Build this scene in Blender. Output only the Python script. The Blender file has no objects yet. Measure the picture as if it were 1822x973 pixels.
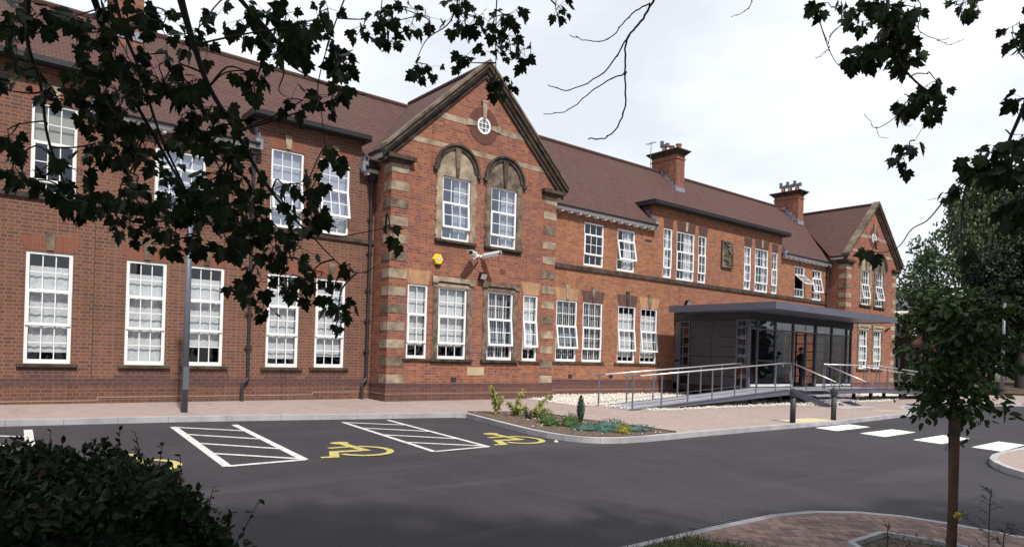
import bpy, math, random
from mathutils import Vector, Matrix
PI = math.pi
rnd = random.Random(7)
scene = bpy.context.scene
COL = scene.collection

# ------------------------------------------------------------------ camera
CAM_F, CAM_ROLL, CAM_YAW = 1240.37, 0.030018, 0.681281      # focal length in photo pixels, roll, yaw
CAM_X, CAM_PP = 911.0, 632.12                                # principal point of the shifted lens
CP = Vector((0.0, -18.7427, 1.40))
FW = Vector((math.sin(CAM_YAW), math.cos(CAM_YAW), 0))
RT0 = Vector((math.cos(CAM_YAW), -math.sin(CAM_YAW), 0))
UP0 = Vector((0, 0, 1))
cr, sr = math.cos(CAM_ROLL), math.sin(CAM_ROLL)
RT = Vector((RT0.x * cr, RT0.y * cr, sr))
UP = Vector((-RT0.x * sr, -RT0.y * sr, cr))
cam_data = bpy.data.cameras.new("camera")
cam = bpy.data.objects.new("camera", cam_data)
COL.objects.link(cam)
m = Matrix.Identity(4)
for i in range(3):
    m[i][0], m[i][1], m[i][2], m[i][3] = RT[i], UP[i], -FW[i], CP[i]
cam.matrix_world = m
cam_data.sensor_fit = 'HORIZONTAL'
cam_data.sensor_width = 36.0
cam_data.lens = CAM_F / 1822.0 * 36.0
cam_data.shift_x = 0.0
cam_data.shift_y = (CAM_PP - 486.5) / 1822.0
cam_data.clip_end = 2000.0
cam_data.clip_start = 0.05
scene.camera = cam

def at(px, py, d):
    """point d metres ahead of the camera (used to hang the near branches at their own distances)"""
    a, b = (px - CAM_X) / CAM_F, (py - CAM_PP) / CAM_F
    return CP + (FW + RT * a - UP * b) * d

# ------------------------------------------------------------------ light
SUN_EL, SUN_AZ = math.radians(53), math.radians(-11)          # azimuth to the right of the facade normal
TO_SUN = Vector((math.sin(SUN_AZ) * math.cos(SUN_EL), -math.cos(SUN_AZ) * math.cos(SUN_EL), math.sin(SUN_EL)))
sun_data = bpy.data.lights.new("sun", 'SUN')
sun_data.energy = 5.0
sun_data.angle = math.radians(2.2)
sun_data.color = (1.0, 0.955, 0.88)
sun = bpy.data.objects.new("sun", sun_data)
COL.objects.link(sun)
sun.location = (0, -40, 60)
sun.rotation_euler = (-TO_SUN).to_track_quat('-Z', 'Y').to_euler()

world = bpy.data.worlds.new("World")
scene.world = world
world.use_nodes = True
nt = world.node_tree
nt.nodes.clear()
def wn(t): return nt.nodes.new(t)
out = wn('ShaderNodeOutputWorld'); bg = wn('ShaderNodeBackground')
sky = wn('ShaderNodeTexSky'); sky.sky_type = 'NISHITA'; sky.sun_disc = False
sky.sun_elevation = SUN_EL; sky.sun_rotation = math.atan2(TO_SUN.x, TO_SUN.y)
sky.air_density = 1.0; sky.dust_density = 2.5; sky.ozone_density = 1.0
tc = wn('ShaderNodeTexCoord'); mp = wn('ShaderNodeMapping'); mp.inputs['Scale'].default_value = (1.0, 1.0, 2.6)
nz = wn('ShaderNodeTexNoise'); nz.inputs['Scale'].default_value = 2.1; nz.inputs['Detail'].default_value = 7; nz.inputs['Roughness'].default_value = 0.55
rp = wn('ShaderNodeValToRGB'); rp.color_ramp.elements[0].position = 0.36; rp.color_ramp.elements[1].position = 0.60
rp.color_ramp.elements[0].color = (0.72, 0.72, 0.72, 1); rp.color_ramp.elements[1].color = (1, 1, 1, 1)
mx = wn('ShaderNodeMix'); mx.data_type = 'RGBA'
mx.inputs[7].default_value = (12.7, 13.3, 14.1, 1)
nt.links.new(tc.outputs['Generated'], mp.inputs['Vector']); nt.links.new(mp.outputs[0], nz.inputs['Vector'])
nt.links.new(nz.outputs['Fac'], rp.inputs['Fac']); sp = wn('ShaderNodeSeparateXYZ'); nt.links.new(tc.outputs['Generated'], sp.inputs[0])
mr = wn('ShaderNodeMapRange'); mr.inputs['From Min'].default_value = -0.35; mr.inputs['From Max'].default_value = 0.15; mr.inputs['To Min'].default_value = 0.22; mr.inputs['To Max'].default_value = 1.0
nt.links.new(sp.outputs['Y'], mr.inputs['Value'])
cm = wn('ShaderNodeMath'); cm.operation = 'MULTIPLY'; nt.links.new(rp.outputs['Color'], cm.inputs[0]); nt.links.new(mr.outputs[0], cm.inputs[1])
nt.links.new(cm.outputs[0], mx.inputs[0])
nt.links.new(sky.outputs[0], mx.inputs[6]); nt.links.new(mx.outputs[2], bg.inputs['Color'])
bg.inputs['Strength'].default_value = 0.085
nt.links.new(bg.outputs[0], out.inputs['Surface'])

scene.view_settings.view_transform = 'Standard'
scene.view_settings.look = 'None'
scene.view_settings.exposure = 0.0
scene.view_settings.gamma = 1.0
scene.view_settings.use_curve_mapping = False
scene.cycles.max_bounces = 6
scene.cycles.transparent_max_bounces = 12
scene.cycles.use_denoising = True

# ------------------------------------------------------------------ materials
MATS = {}
def new_mat(name):
    mt = bpy.data.materials.new(name); mt.use_nodes = True
    n = mt.node_tree; n.nodes.clear()
    o = n.nodes.new('ShaderNodeOutputMaterial'); b = n.nodes.new('ShaderNodeBsdfPrincipled')
    n.links.new(b.outputs[0], o.inputs['Surface'])
    MATS[name] = mt
    return mt, n, b
def _mixcol(n, fac, a, b, blend='MIX'):
    x = n.nodes.new('ShaderNodeMix'); x.data_type = 'RGBA'; x.blend_type = blend
    for sock, v in ((x.inputs[0], fac), (x.inputs[6], a), (x.inputs[7], b)):
        if hasattr(v, 'links'): n.links.new(v, sock)
        elif isinstance(v, (int, float)): sock.default_value = v
        else: sock.default_value = (*v[:3], 1)
    return x.outputs[2]
def _noise(n, scale, detail=4, rough=0.55, vec=None, stretch=None):
    if vec is None:
        t = n.nodes.new('ShaderNodeTexCoord'); vec = t.outputs['Object']
    if stretch:
        mpn = n.nodes.new('ShaderNodeMapping'); mpn.inputs['Scale'].default_value = stretch
        n.links.new(vec, mpn.inputs[0]); vec = mpn.outputs[0]
    z = n.nodes.new('ShaderNodeTexNoise'); z.inputs['Scale'].default_value = scale
    z.inputs['Detail'].default_value = detail; z.inputs['Roughness'].default_value = rough
    n.links.new(vec, z.inputs['Vector'])
    return z.outputs['Fac']
def _ramp(n, fac, p0, p1, c0=(0, 0, 0), c1=(1, 1, 1)):
    r = n.nodes.new('ShaderNodeValToRGB'); e = r.color_ramp.elements
    e[0].position, e[1].position = p0, p1; e[0].color, e[1].color = (*c0, 1), (*c1, 1)
    n.links.new(fac, r.inputs[0]); return r.outputs[0]
def _bump(n, b, h, strength, dist=0.01):
    k = n.nodes.new('ShaderNodeBump'); k.inputs['Strength'].default_value = strength; k.inputs['Distance'].default_value = dist
    n.links.new(h, k.inputs['Height']); n.links.new(k.outputs[0], b.inputs['Normal'])

def mat_plain(name, col, rough=0.6, metal=0.0, var=0.25, scale=3.0, dark=None, bump=0.0, spec=0.5):
    mt, n, b = new_mat(name)
    f = _noise(n, scale)
    d = dark or tuple(c * (1 - var) for c in col)
    c = _mixcol(n, _ramp(n, f, 0.35, 0.68), d, col)
    n.links.new(c, b.inputs['Base Color']); b.inputs['Roughness'].default_value = rough; b.inputs['Metallic'].default_value = metal
    b.inputs['Specular IOR Level'].default_value = spec
    if bump: _bump(n, b, _noise(n, scale * 12, 5), bump, 0.01)
    return mt
def mat_brick(name, c1, c2, mortar, w=0.235, h=0.0825, mort=0.010, dirt=(0.05, 0.035, 0.03), dirt_amt=0.4, squash=0.55, c3=None, rough=0.85, offs=0.5, c4=None):
    mt, n, b = new_mat(name)
    uv = n.nodes.new('ShaderNodeUVMap')
    t = n.nodes.new('ShaderNodeTexBrick'); n.links.new(uv.outputs[0], t.inputs['Vector'])
    t.offset = offs; t.squash = squash; t.squash_frequency = 2
    t.inputs['Scale'].default_value = 1.0; t.inputs['Brick Width'].default_value = w; t.inputs['Row Height'].default_value = h
    t.inputs['Mortar Size'].default_value = mort; t.inputs['Mortar Smooth'].default_value = 0.2; t.inputs['Bias'].default_value = 0.0
    t.inputs['Color1'].default_value = (*c1, 1); t.inputs['Color2'].default_value = (*c2, 1); t.inputs['Mortar'].default_value = (*mortar, 1)
    c = t.outputs['Color']
    # per-course tone runs: noise stretched along the courses
    f1 = _noise(n, 1.0, 3, 0.6, uv.outputs[0], (1.6, 9.0, 1))
    inv = n.nodes.new('ShaderNodeMath'); inv.operation = 'SUBTRACT'; inv.inputs[0].default_value = 1.0; n.links.new(t.outputs['Fac'], inv.inputs[1])
    mul = n.nodes.new('ShaderNodeMath'); mul.operation = 'MULTIPLY'; n.links.new(inv.outputs[0], mul.inputs[0]); n.links.new(_ramp(n, f1, 0.50, 0.74), mul.inputs[1])
    c = _mixcol(n, mul.outputs[0], c, c3 or c2)
    if c4:
        f3 = _noise(n, 1.0, 3, 0.6, uv.outputs[0], (1.1, 7.0, 3))
        m3 = n.nodes.new('ShaderNodeMath'); m3.operation = 'MULTIPLY'; n.links.new(inv.outputs[0], m3.inputs[0]); n.links.new(_ramp(n, f3, 0.54, 0.80), m3.inputs[1])
        c = _mixcol(n, m3.outputs[0], c, c4)
    f2 = _noise(n, 0.35, 5, 0.6, uv.outputs[0])
    k = n.nodes.new('ShaderNodeMath'); k.operation = 'MULTIPLY'; k.inputs[1].default_value = dirt_amt
    n.links.new(_ramp(n, f2, 0.48, 0.75), k.inputs[0])
    c = _mixcol(n, k.outputs[0], c, dirt)
    f5 = _noise(n, 1.0, 4, 0.6, uv.outputs[0], (2.6, 0.32, 1))      # weather streaks running down the face
    k5 = n.nodes.new('ShaderNodeMath'); k5.operation = 'MULTIPLY'; k5.inputs[1].default_value = dirt_amt * 0.75
    n.links.new(_ramp(n, f5, 0.52, 0.74), k5.inputs[0])
    c = _mixcol(n, k5.outputs[0], c, tuple(x * 0.75 for x in dirt))
    n.links.new(c, b.inputs['Base Color']); b.inputs['Roughness'].default_value = rough; b.inputs['Specular IOR Level'].default_value = 0.2
    _bump(n, b, inv.outputs[0], 0.35, 0.012)
    return mt

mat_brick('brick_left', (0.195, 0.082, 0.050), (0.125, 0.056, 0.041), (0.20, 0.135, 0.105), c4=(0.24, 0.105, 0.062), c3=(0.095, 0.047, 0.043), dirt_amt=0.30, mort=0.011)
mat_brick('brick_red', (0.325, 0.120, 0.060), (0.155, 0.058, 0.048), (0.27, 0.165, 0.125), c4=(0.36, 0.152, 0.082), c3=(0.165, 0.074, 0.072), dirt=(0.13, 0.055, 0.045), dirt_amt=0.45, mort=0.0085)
mat_brick('brick_orange', (0.355, 0.142, 0.063), (0.190, 0.073, 0.047), (0.28, 0.175, 0.125), c4=(0.39, 0.178, 0.088), c3=(0.185, 0.082, 0.072), dirt=(0.15, 0.065, 0.050), dirt_amt=0.40, mort=0.0085)
mat_brick('brick_plinth', (0.155, 0.064, 0.052), (0.10, 0.046, 0.044), (0.165, 0.105, 0.085), c3=(0.080, 0.042, 0.048), dirt_amt=0.4, mort=0.008)
mat_brick('brick_base', (0.165, 0.070, 0.047), (0.108, 0.050, 0.040), (0.185, 0.12, 0.095), c3=(0.085, 0.045, 0.043), dirt_amt=0.4, mort=0.009)
mat_brick('brick_blue', (0.12, 0.055, 0.052), (0.08, 0.045, 0.048), (0.14, 0.09, 0.08), dirt_amt=0.3, squash=1.0)
mat_brick('arch_brick', (0.40, 0.155, 0.085), (0.30, 0.11, 0.065), (0.36, 0.22, 0.15), w=0.075, h=0.9, mort=0.006, dirt_amt=0.3, squash=1.0, offs=0.0)
mat_brick('arch_brick_dull', (0.225, 0.088, 0.055), (0.19, 0.072, 0.048), (0.22, 0.12, 0.09), w=0.075, h=0.9, mort=0.004, dirt_amt=0.3, squash=1.0, offs=0.0)
mat_brick('arch_brick_pale', (0.46, 0.27, 0.15), (0.36, 0.19, 0.11), (0.34, 0.22, 0.15), w=0.075, h=0.9, mort=0.006, dirt=(0.06, 0.04, 0.035), dirt_amt=0.6, squash=1.0, offs=0.0)
mat_brick('arch_brick_sooty', (0.155, 0.072, 0.055), (0.075, 0.05, 0.045), (0.08, 0.06, 0.05), w=0.075, h=0.9, mort=0.005, dirt_amt=0.5, squash=1.0, offs=0.0)
mat_brick('arch_tile_brown', (0.10, 0.052, 0.045), (0.085, 0.045, 0.04), (0.075, 0.045, 0.04), w=0.075, h=0.9, mort=0.004, dirt_amt=0.3, squash=1.0, offs=0.0)
mat_brick('ring_brick', (0.155, 0.062, 0.045), (0.12, 0.05, 0.04), (0.10, 0.05, 0.04), dirt_amt=0.3)
mat_brick('brick_stained', (0.120, 0.058, 0.048), (0.085, 0.045, 0.042), (0.16, 0.11, 0.095), dirt_amt=0.3, mort=0.010)
mat_brick('roof_tile', (0.108, 0.056, 0.049), (0.078, 0.042, 0.038), (0.046, 0.026, 0.025), w=0.165, h=0.10, mort=0.012, dirt=(0.080, 0.052, 0.043), dirt_amt=0.55, squash=1.0, c3=(0.130, 0.064, 0.055))
mat_brick('block_paving', (0.36, 0.285, 0.262), (0.285, 0.228, 0.214), (0.23, 0.185, 0.17), w=0.2, h=0.1, mort=0.005, dirt=(0.27, 0.215, 0.20), dirt_amt=0.55, squash=1.0, c3=(0.34, 0.265, 0.235))
mat_brick('block_paving_dark', (0.30, 0.190, 0.158), (0.225, 0.140, 0.120), (0.14, 0.10, 0.09), w=0.2, h=0.1, mort=0.007, dirt=(0.2, 0.14, 0.12), dirt_amt=0.4, squash=1.0, c3=(0.20, 0.13, 0.125))
mat_plain('yellow_slab', (0.52, 0.47, 0.27), 0.8, var=0.15, scale=2)
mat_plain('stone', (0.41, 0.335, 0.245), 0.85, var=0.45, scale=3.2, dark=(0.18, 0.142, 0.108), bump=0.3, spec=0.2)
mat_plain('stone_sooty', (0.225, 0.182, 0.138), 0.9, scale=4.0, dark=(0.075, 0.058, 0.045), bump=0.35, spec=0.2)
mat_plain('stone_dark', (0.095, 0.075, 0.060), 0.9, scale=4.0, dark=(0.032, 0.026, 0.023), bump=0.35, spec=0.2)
mat_plain('stone_coping', (0.21, 0.168, 0.128), 0.9, scale=2.2, dark=(0.075, 0.055, 0.045), bump=0.35, spec=0.2)
mat_plain('cream_block', (0.46, 0.37, 0.24), 0.8, var=0.2, bump=0.2)
mat_plain('white_paint', (0.80, 0.80, 0.80), 0.35, var=0.06, scale=1.5)
mat_plain('offwhite_paint', (0.62, 0.62, 0.63), 0.5, var=0.15, scale=2)
mat_plain('anthracite', (0.100, 0.103, 0.142), 0.42, var=0.10, scale=1.2)
mat_plain('anthracite_panel', (0.042, 0.042, 0.054), 0.55, var=0.12, scale=1.0)
mat_plain('dark_steel', (0.024, 0.024, 0.031), 0.6, var=0.12)
mat_plain('post_grey', (0.115, 0.125, 0.155), 0.4, var=0.1, scale=2)
mat_plain('black_fascia', (0.016, 0.014, 0.016), 0.45, var=0.2)
mat_plain('cast_iron', (0.035, 0.028, 0.033), 0.5, var=0.25)
mat_plain('lead', (0.26, 0.28, 0.36), 0.5, var=0.35, scale=5)
mat_plain('deck_grey', (0.275, 0.275, 0.315), 0.7, var=0.15, scale=2.5)
mat_plain('handrail_steel', (0.70, 0.68, 0.66), 0.30, metal=0.55, var=0.08)
mat_plain('concrete_kerb', (0.41, 0.40, 0.42), 0.85, var=0.30, scale=2.0, bump=0.3)
mat_plain('road_white', (0.66, 0.65, 0.63), 0.8, scale=16, dark=(0.40, 0.385, 0.385))
mat_plain('road_block_white', (0.80, 0.79, 0.73), 0.8, scale=13, dark=(0.60, 0.59, 0.54))
mat_plain('road_yellow', (0.53, 0.45, 0.13), 0.8, scale=16, dark=(0.31, 0.26, 0.095))
mat_plain('pebble_white', (0.70, 0.66, 0.60), 0.8, var=0.2, scale=20)
mat_plain('soil', (0.155, 0.105, 0.075), 0.95, var=0.55, scale=14, bump=0.8)
mat_plain('bank_soil', (0.10, 0.065, 0.045), 0.95, var=0.5, scale=6, bump=0.8)
mat_plain('terracotta', (0.36, 0.15, 0.085), 0.7, var=0.35, scale=6)
mat_plain('grey_cowl', (0.12, 0.125, 0.135), 0.5, var=0.2)
mat_plain('curtain', (0.80, 0.80, 0.79), 0.9, var=0.14, scale=14)
mat_plain('blind', (0.50, 0.50, 0.52), 0.8, var=0.1)
mat_plain('blind_cream', (0.46, 0.45, 0.36), 0.8, var=0.15)
mat_plain('room_dark', (0.20, 0.19, 0.175), 0.9, var=0.2, scale=0.7)
mat_plain('room_white', (0.45, 0.44, 0.42), 0.9, var=0.1)
mat_plain('desk_wood', (0.19, 0.045, 0.03), 0.45, var=0.3)
mat_plain('alarm_yellow', (0.80, 0.57, 0.045), 0.35, var=0.06)
mat_plain('badge_white', (0.75, 0.75, 0.78), 0.4, var=0.05)
mat_plain('badge_blue', (0.10, 0.11, 0.20), 0.4, var=0.05)
mat_plain('lens_black', (0.01, 0.01, 0.012), 0.15, var=0.1)
mat_plain('lamp_glass', (0.55, 0.56, 0.60), 0.12, metal=0.4, var=0.3)
mat_plain('bark', (0.036, 0.029, 0.024), 0.9, var=0.5, scale=10, bump=0.6)
mat_plain('twig', (0.018, 0.014, 0.013), 0.85, var=0.35, scale=10)
mat_plain('young_bark', (0.030, 0.024, 0.022), 0.85, var=0.4, scale=12)
mat_plain('shaded_stake_wood', (0.095, 0.050, 0.032), 0.8, var=0.45, scale=9)  # brown deepened: the tree's shade is put into this colour
mat_plain('rubber_tie', (0.012, 0.012, 0.012), 0.6)
mat_plain('hall_wall', (0.16, 0.062, 0.045), 0.9, var=0.25)
mat_plain('slate', (0.10, 0.10, 0.12), 0.7, var=0.3)
mat_plain('skin', (0.52, 0.33, 0.25), 0.55, var=0.05)
mat_plain('hair', (0.10, 0.035, 0.02), 0.6, var=0.2)
mat_plain('cloth_dark', (0.035, 0.03, 0.04), 0.9, var=0.2)
mat_plain('grille', (0.03, 0.028, 0.028), 0.7, var=0.4, scale=20)

mat_plain('paver_a', (0.30, 0.195, 0.165), 0.85, var=0.25, scale=6)
mat_plain('paver_b', (0.22, 0.135, 0.115), 0.85, var=0.25, scale=6)
mat_plain('paver_c', (0.27, 0.175, 0.135), 0.85, var=0.3, scale=6)
mat_plain('paver_d', (0.185, 0.125, 0.118), 0.85, var=0.25, scale=6)
def mat_leaf(name, col, dark, trans=0.25, rough=0.5, scale=6, spec=0.3):
    mt, n, b = new_mat(name)
    g = n.nodes.new('ShaderNodeNewGeometry')
    c = _mixcol(n, g.outputs['Random Per Island'], dark, col)
    c = _mixcol(n, _ramp(n, _noise(n, scale), 0.4, 0.65), c, dark)
    n.links.new(c, b.inputs['Base Color']); b.inputs['Roughness'].default_value = rough; b.inputs['Specular IOR Level'].default_value = spec
    if trans:
        t = n.nodes.new('ShaderNodeBsdfTranslucent'); n.links.new(c, t.inputs['Color'])
        ms = n.nodes.new('ShaderNodeMixShader'); ms.inputs[0].default_value = trans
        o = [x for x in n.nodes if x.type == 'OUTPUT_MATERIAL'][0]
        n.links.new(b.outputs[0], ms.inputs[1]); n.links.new(t.outputs[0], ms.inputs[2]); n.links.new(ms.outputs[0], o.inputs['Surface'])
    return mt
mat_leaf('leaf_sycamore', (0.036, 0.052, 0.016), (0.011, 0.017, 0.007), 0.16, spec=0.08)
mat_leaf('leaf_young', (0.088, 0.140, 0.040), (0.022, 0.040, 0.014), 0.28, scale=3, spec=0.15)
mat_leaf('leaf_hedge', (0.038, 0.056, 0.024), (0.011, 0.019, 0.009), 0.08, rough=0.55, spec=0.12)
mat_leaf('leaf_dead', (0.24, 0.10, 0.05), (0.12, 0.055, 0.03), 0.2)
mat_leaf('leaf_grey', (0.082, 0.128, 0.055), (0.042, 0.070, 0.032), 0.25, scale=0.8)
mat_leaf('leaf_willow', (0.092, 0.122, 0.050), (0.042, 0.060, 0.026), 0.25, scale=0.8)
mat_leaf('leaf_evergreen', (0.028, 0.046, 0.019), (0.009, 0.015, 0.007), 0.05, scale=0.9)
mat_leaf('leaf_variegated', (0.50, 0.48, 0.17), (0.24, 0.26, 0.08), 0.3, scale=20)
mat_leaf('leaf_shrub', (0.13, 0.14, 0.06), (0.08, 0.075, 0.04), 0.2, scale=20)
mat_leaf('leaf_juniper', (0.085, 0.15, 0.035), (0.035, 0.07, 0.015), 0.1, scale=20)
mat_leaf('leaf_blue', (0.095, 0.20, 0.165), (0.045, 0.105, 0.085), 0.1, scale=20)
mat_leaf('leaf_gold', (0.36, 0.33, 0.04), (0.20, 0.20, 0.03), 0.2, scale=20)
mat_leaf('leaf_column', (0.075, 0.115, 0.070), (0.035, 0.060, 0.038), 0.1, scale=20)
mat_leaf('leaf_grass', (0.115, 0.130, 0.035), (0.055, 0.075, 0.02), 0.25, scale=9)
mat_leaf('leaf_weed', (0.085, 0.105, 0.05), (0.04, 0.06, 0.03), 0.2, scale=9)
mat_leaf('flower_yellow', (0.62, 0.52, 0.03), (0.45, 0.40, 0.03), 0.2)

def mat_glass(name, refl, tint, rough=0.01):
    mt = bpy.data.materials.new(name); mt.use_nodes = True; n = mt.node_tree; n.nodes.clear(); MATS[name] = mt
    o = n.nodes.new('ShaderNodeOutputMaterial'); t = n.nodes.new('ShaderNodeBsdfTransparent'); g = n.nodes.new('ShaderNodeBsdfGlossy')
    t.inputs[0].default_value = (*tint, 1); g.inputs['Color'].default_value = (0.86, 0.90, 1.0, 1); g.inputs['Roughness'].default_value = rough
    fr = n.nodes.new('ShaderNodeLayerWeight'); fr.inputs['Blend'].default_value = 0.5
    pw = n.nodes.new('ShaderNodeMath'); pw.operation = 'POWER'; pw.inputs[1].default_value = 4.0; n.links.new(fr.outputs['Facing'], pw.inputs[0])
    ad = n.nodes.new('ShaderNodeMath'); ad.operation = 'MULTIPLY_ADD'; ad.inputs[1].default_value = 0.9; ad.inputs[2].default_value = refl + 0.05; ad.use_clamp = True
    n.links.new(pw.outputs[0], ad.inputs[0])
    wob = n.nodes.new('ShaderNodeBump'); wob.inputs['Strength'].default_value = 0.05; wob.inputs['Distance'].default_value = 0.02
    n.links.new(_noise(n, 1.1, 1), wob.inputs['Height']); n.links.new(wob.outputs[0], g.inputs['Normal'])
    ms = n.nodes.new('ShaderNodeMixShader'); n.links.new(ad.outputs[0], ms.inputs[0]); n.links.new(t.outputs[0], ms.inputs[1]); n.links.new(g.outputs[0], ms.inputs[2])
    n.links.new(ms.outputs[0], o.inputs['Surface'])
mat_glass('window_glass', 0.06, (0.80, 0.83, 0.86))
mat_glass('window_glass_sky', 0.26, (0.70, 0.73, 0.80))
mat_glass('porch_glass', 0.02, (0.50, 0.53, 0.56))
mat_glass('transom_glass', 0.25, (0.60, 0.68, 0.66))

def mat_asphalt():
    mt, n, b = new_mat('asphalt')
    f = _noise(n, 0.16, 5, 0.6); g = _noise(n, 42, 3, 0.7); h = _noise(n, 1.3, 6, 0.65, None, (1, 0.35, 1))
    c = _mixcol(n, _ramp(n, f, 0.36, 0.66), (0.0155, 0.0138, 0.0175), (0.034, 0.0302, 0.0375))
    k = n.nodes.new('ShaderNodeMath'); k.operation = 'MULTIPLY'; k.inputs[1].default_value = 0.45; n.links.new(_ramp(n, h, 0.5, 0.72), k.inputs[0])
    c = _mixcol(n, k.outputs[0], c, (0.056, 0.049, 0.060))
    k2 = n.nodes.new('ShaderNodeMath'); k2.operation = 'MULTIPLY'; k2.inputs[1].default_value = 0.7; n.links.new(_ramp(n, g, 0.40, 0.70), k2.inputs[0])
    c = _mixcol(n, k2.outputs[0], c, (0.050, 0.045, 0.054))
    o_ = _noise(n, 1.05, 3, 0.5)                                   # oil spots and tyre-darkened patches
    k3 = n.nodes.new('ShaderNodeMath'); k3.operation = 'MULTIPLY'; k3.inputs[1].default_value = 0.5; n.links.new(_ramp(n, o_, 0.60, 0.70), k3.inputs[0])
    c = _mixcol(n, k3.outputs[0], c, (0.022, 0.019, 0.023))
    st_ = _noise(n, 0.6, 4, 0.6, None, (0.25, 2.2, 1))              # worn driving lines along the building
    k4 = n.nodes.new('ShaderNodeMath'); k4.operation = 'MULTIPLY'; k4.inputs[1].default_value = 0.35; n.links.new(_ramp(n, st_, 0.55, 0.72), k4.inputs[0])
    c = _mixcol(n, k4.outputs[0], c, (0.072, 0.066, 0.074))
    n.links.new(c, b.inputs['Base Color']); b.inputs['Roughness'].default_value = 0.80; b.inputs['Specular IOR Level'].default_value = 0.35
    _bump(n, b, _noise(n, 60, 3), 0.8, 0.010)
mat_asphalt()
mat_plain('grass_base', (0.075, 0.085, 0.03), 0.95, var=0.45, scale=5, bump=0.6)

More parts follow.
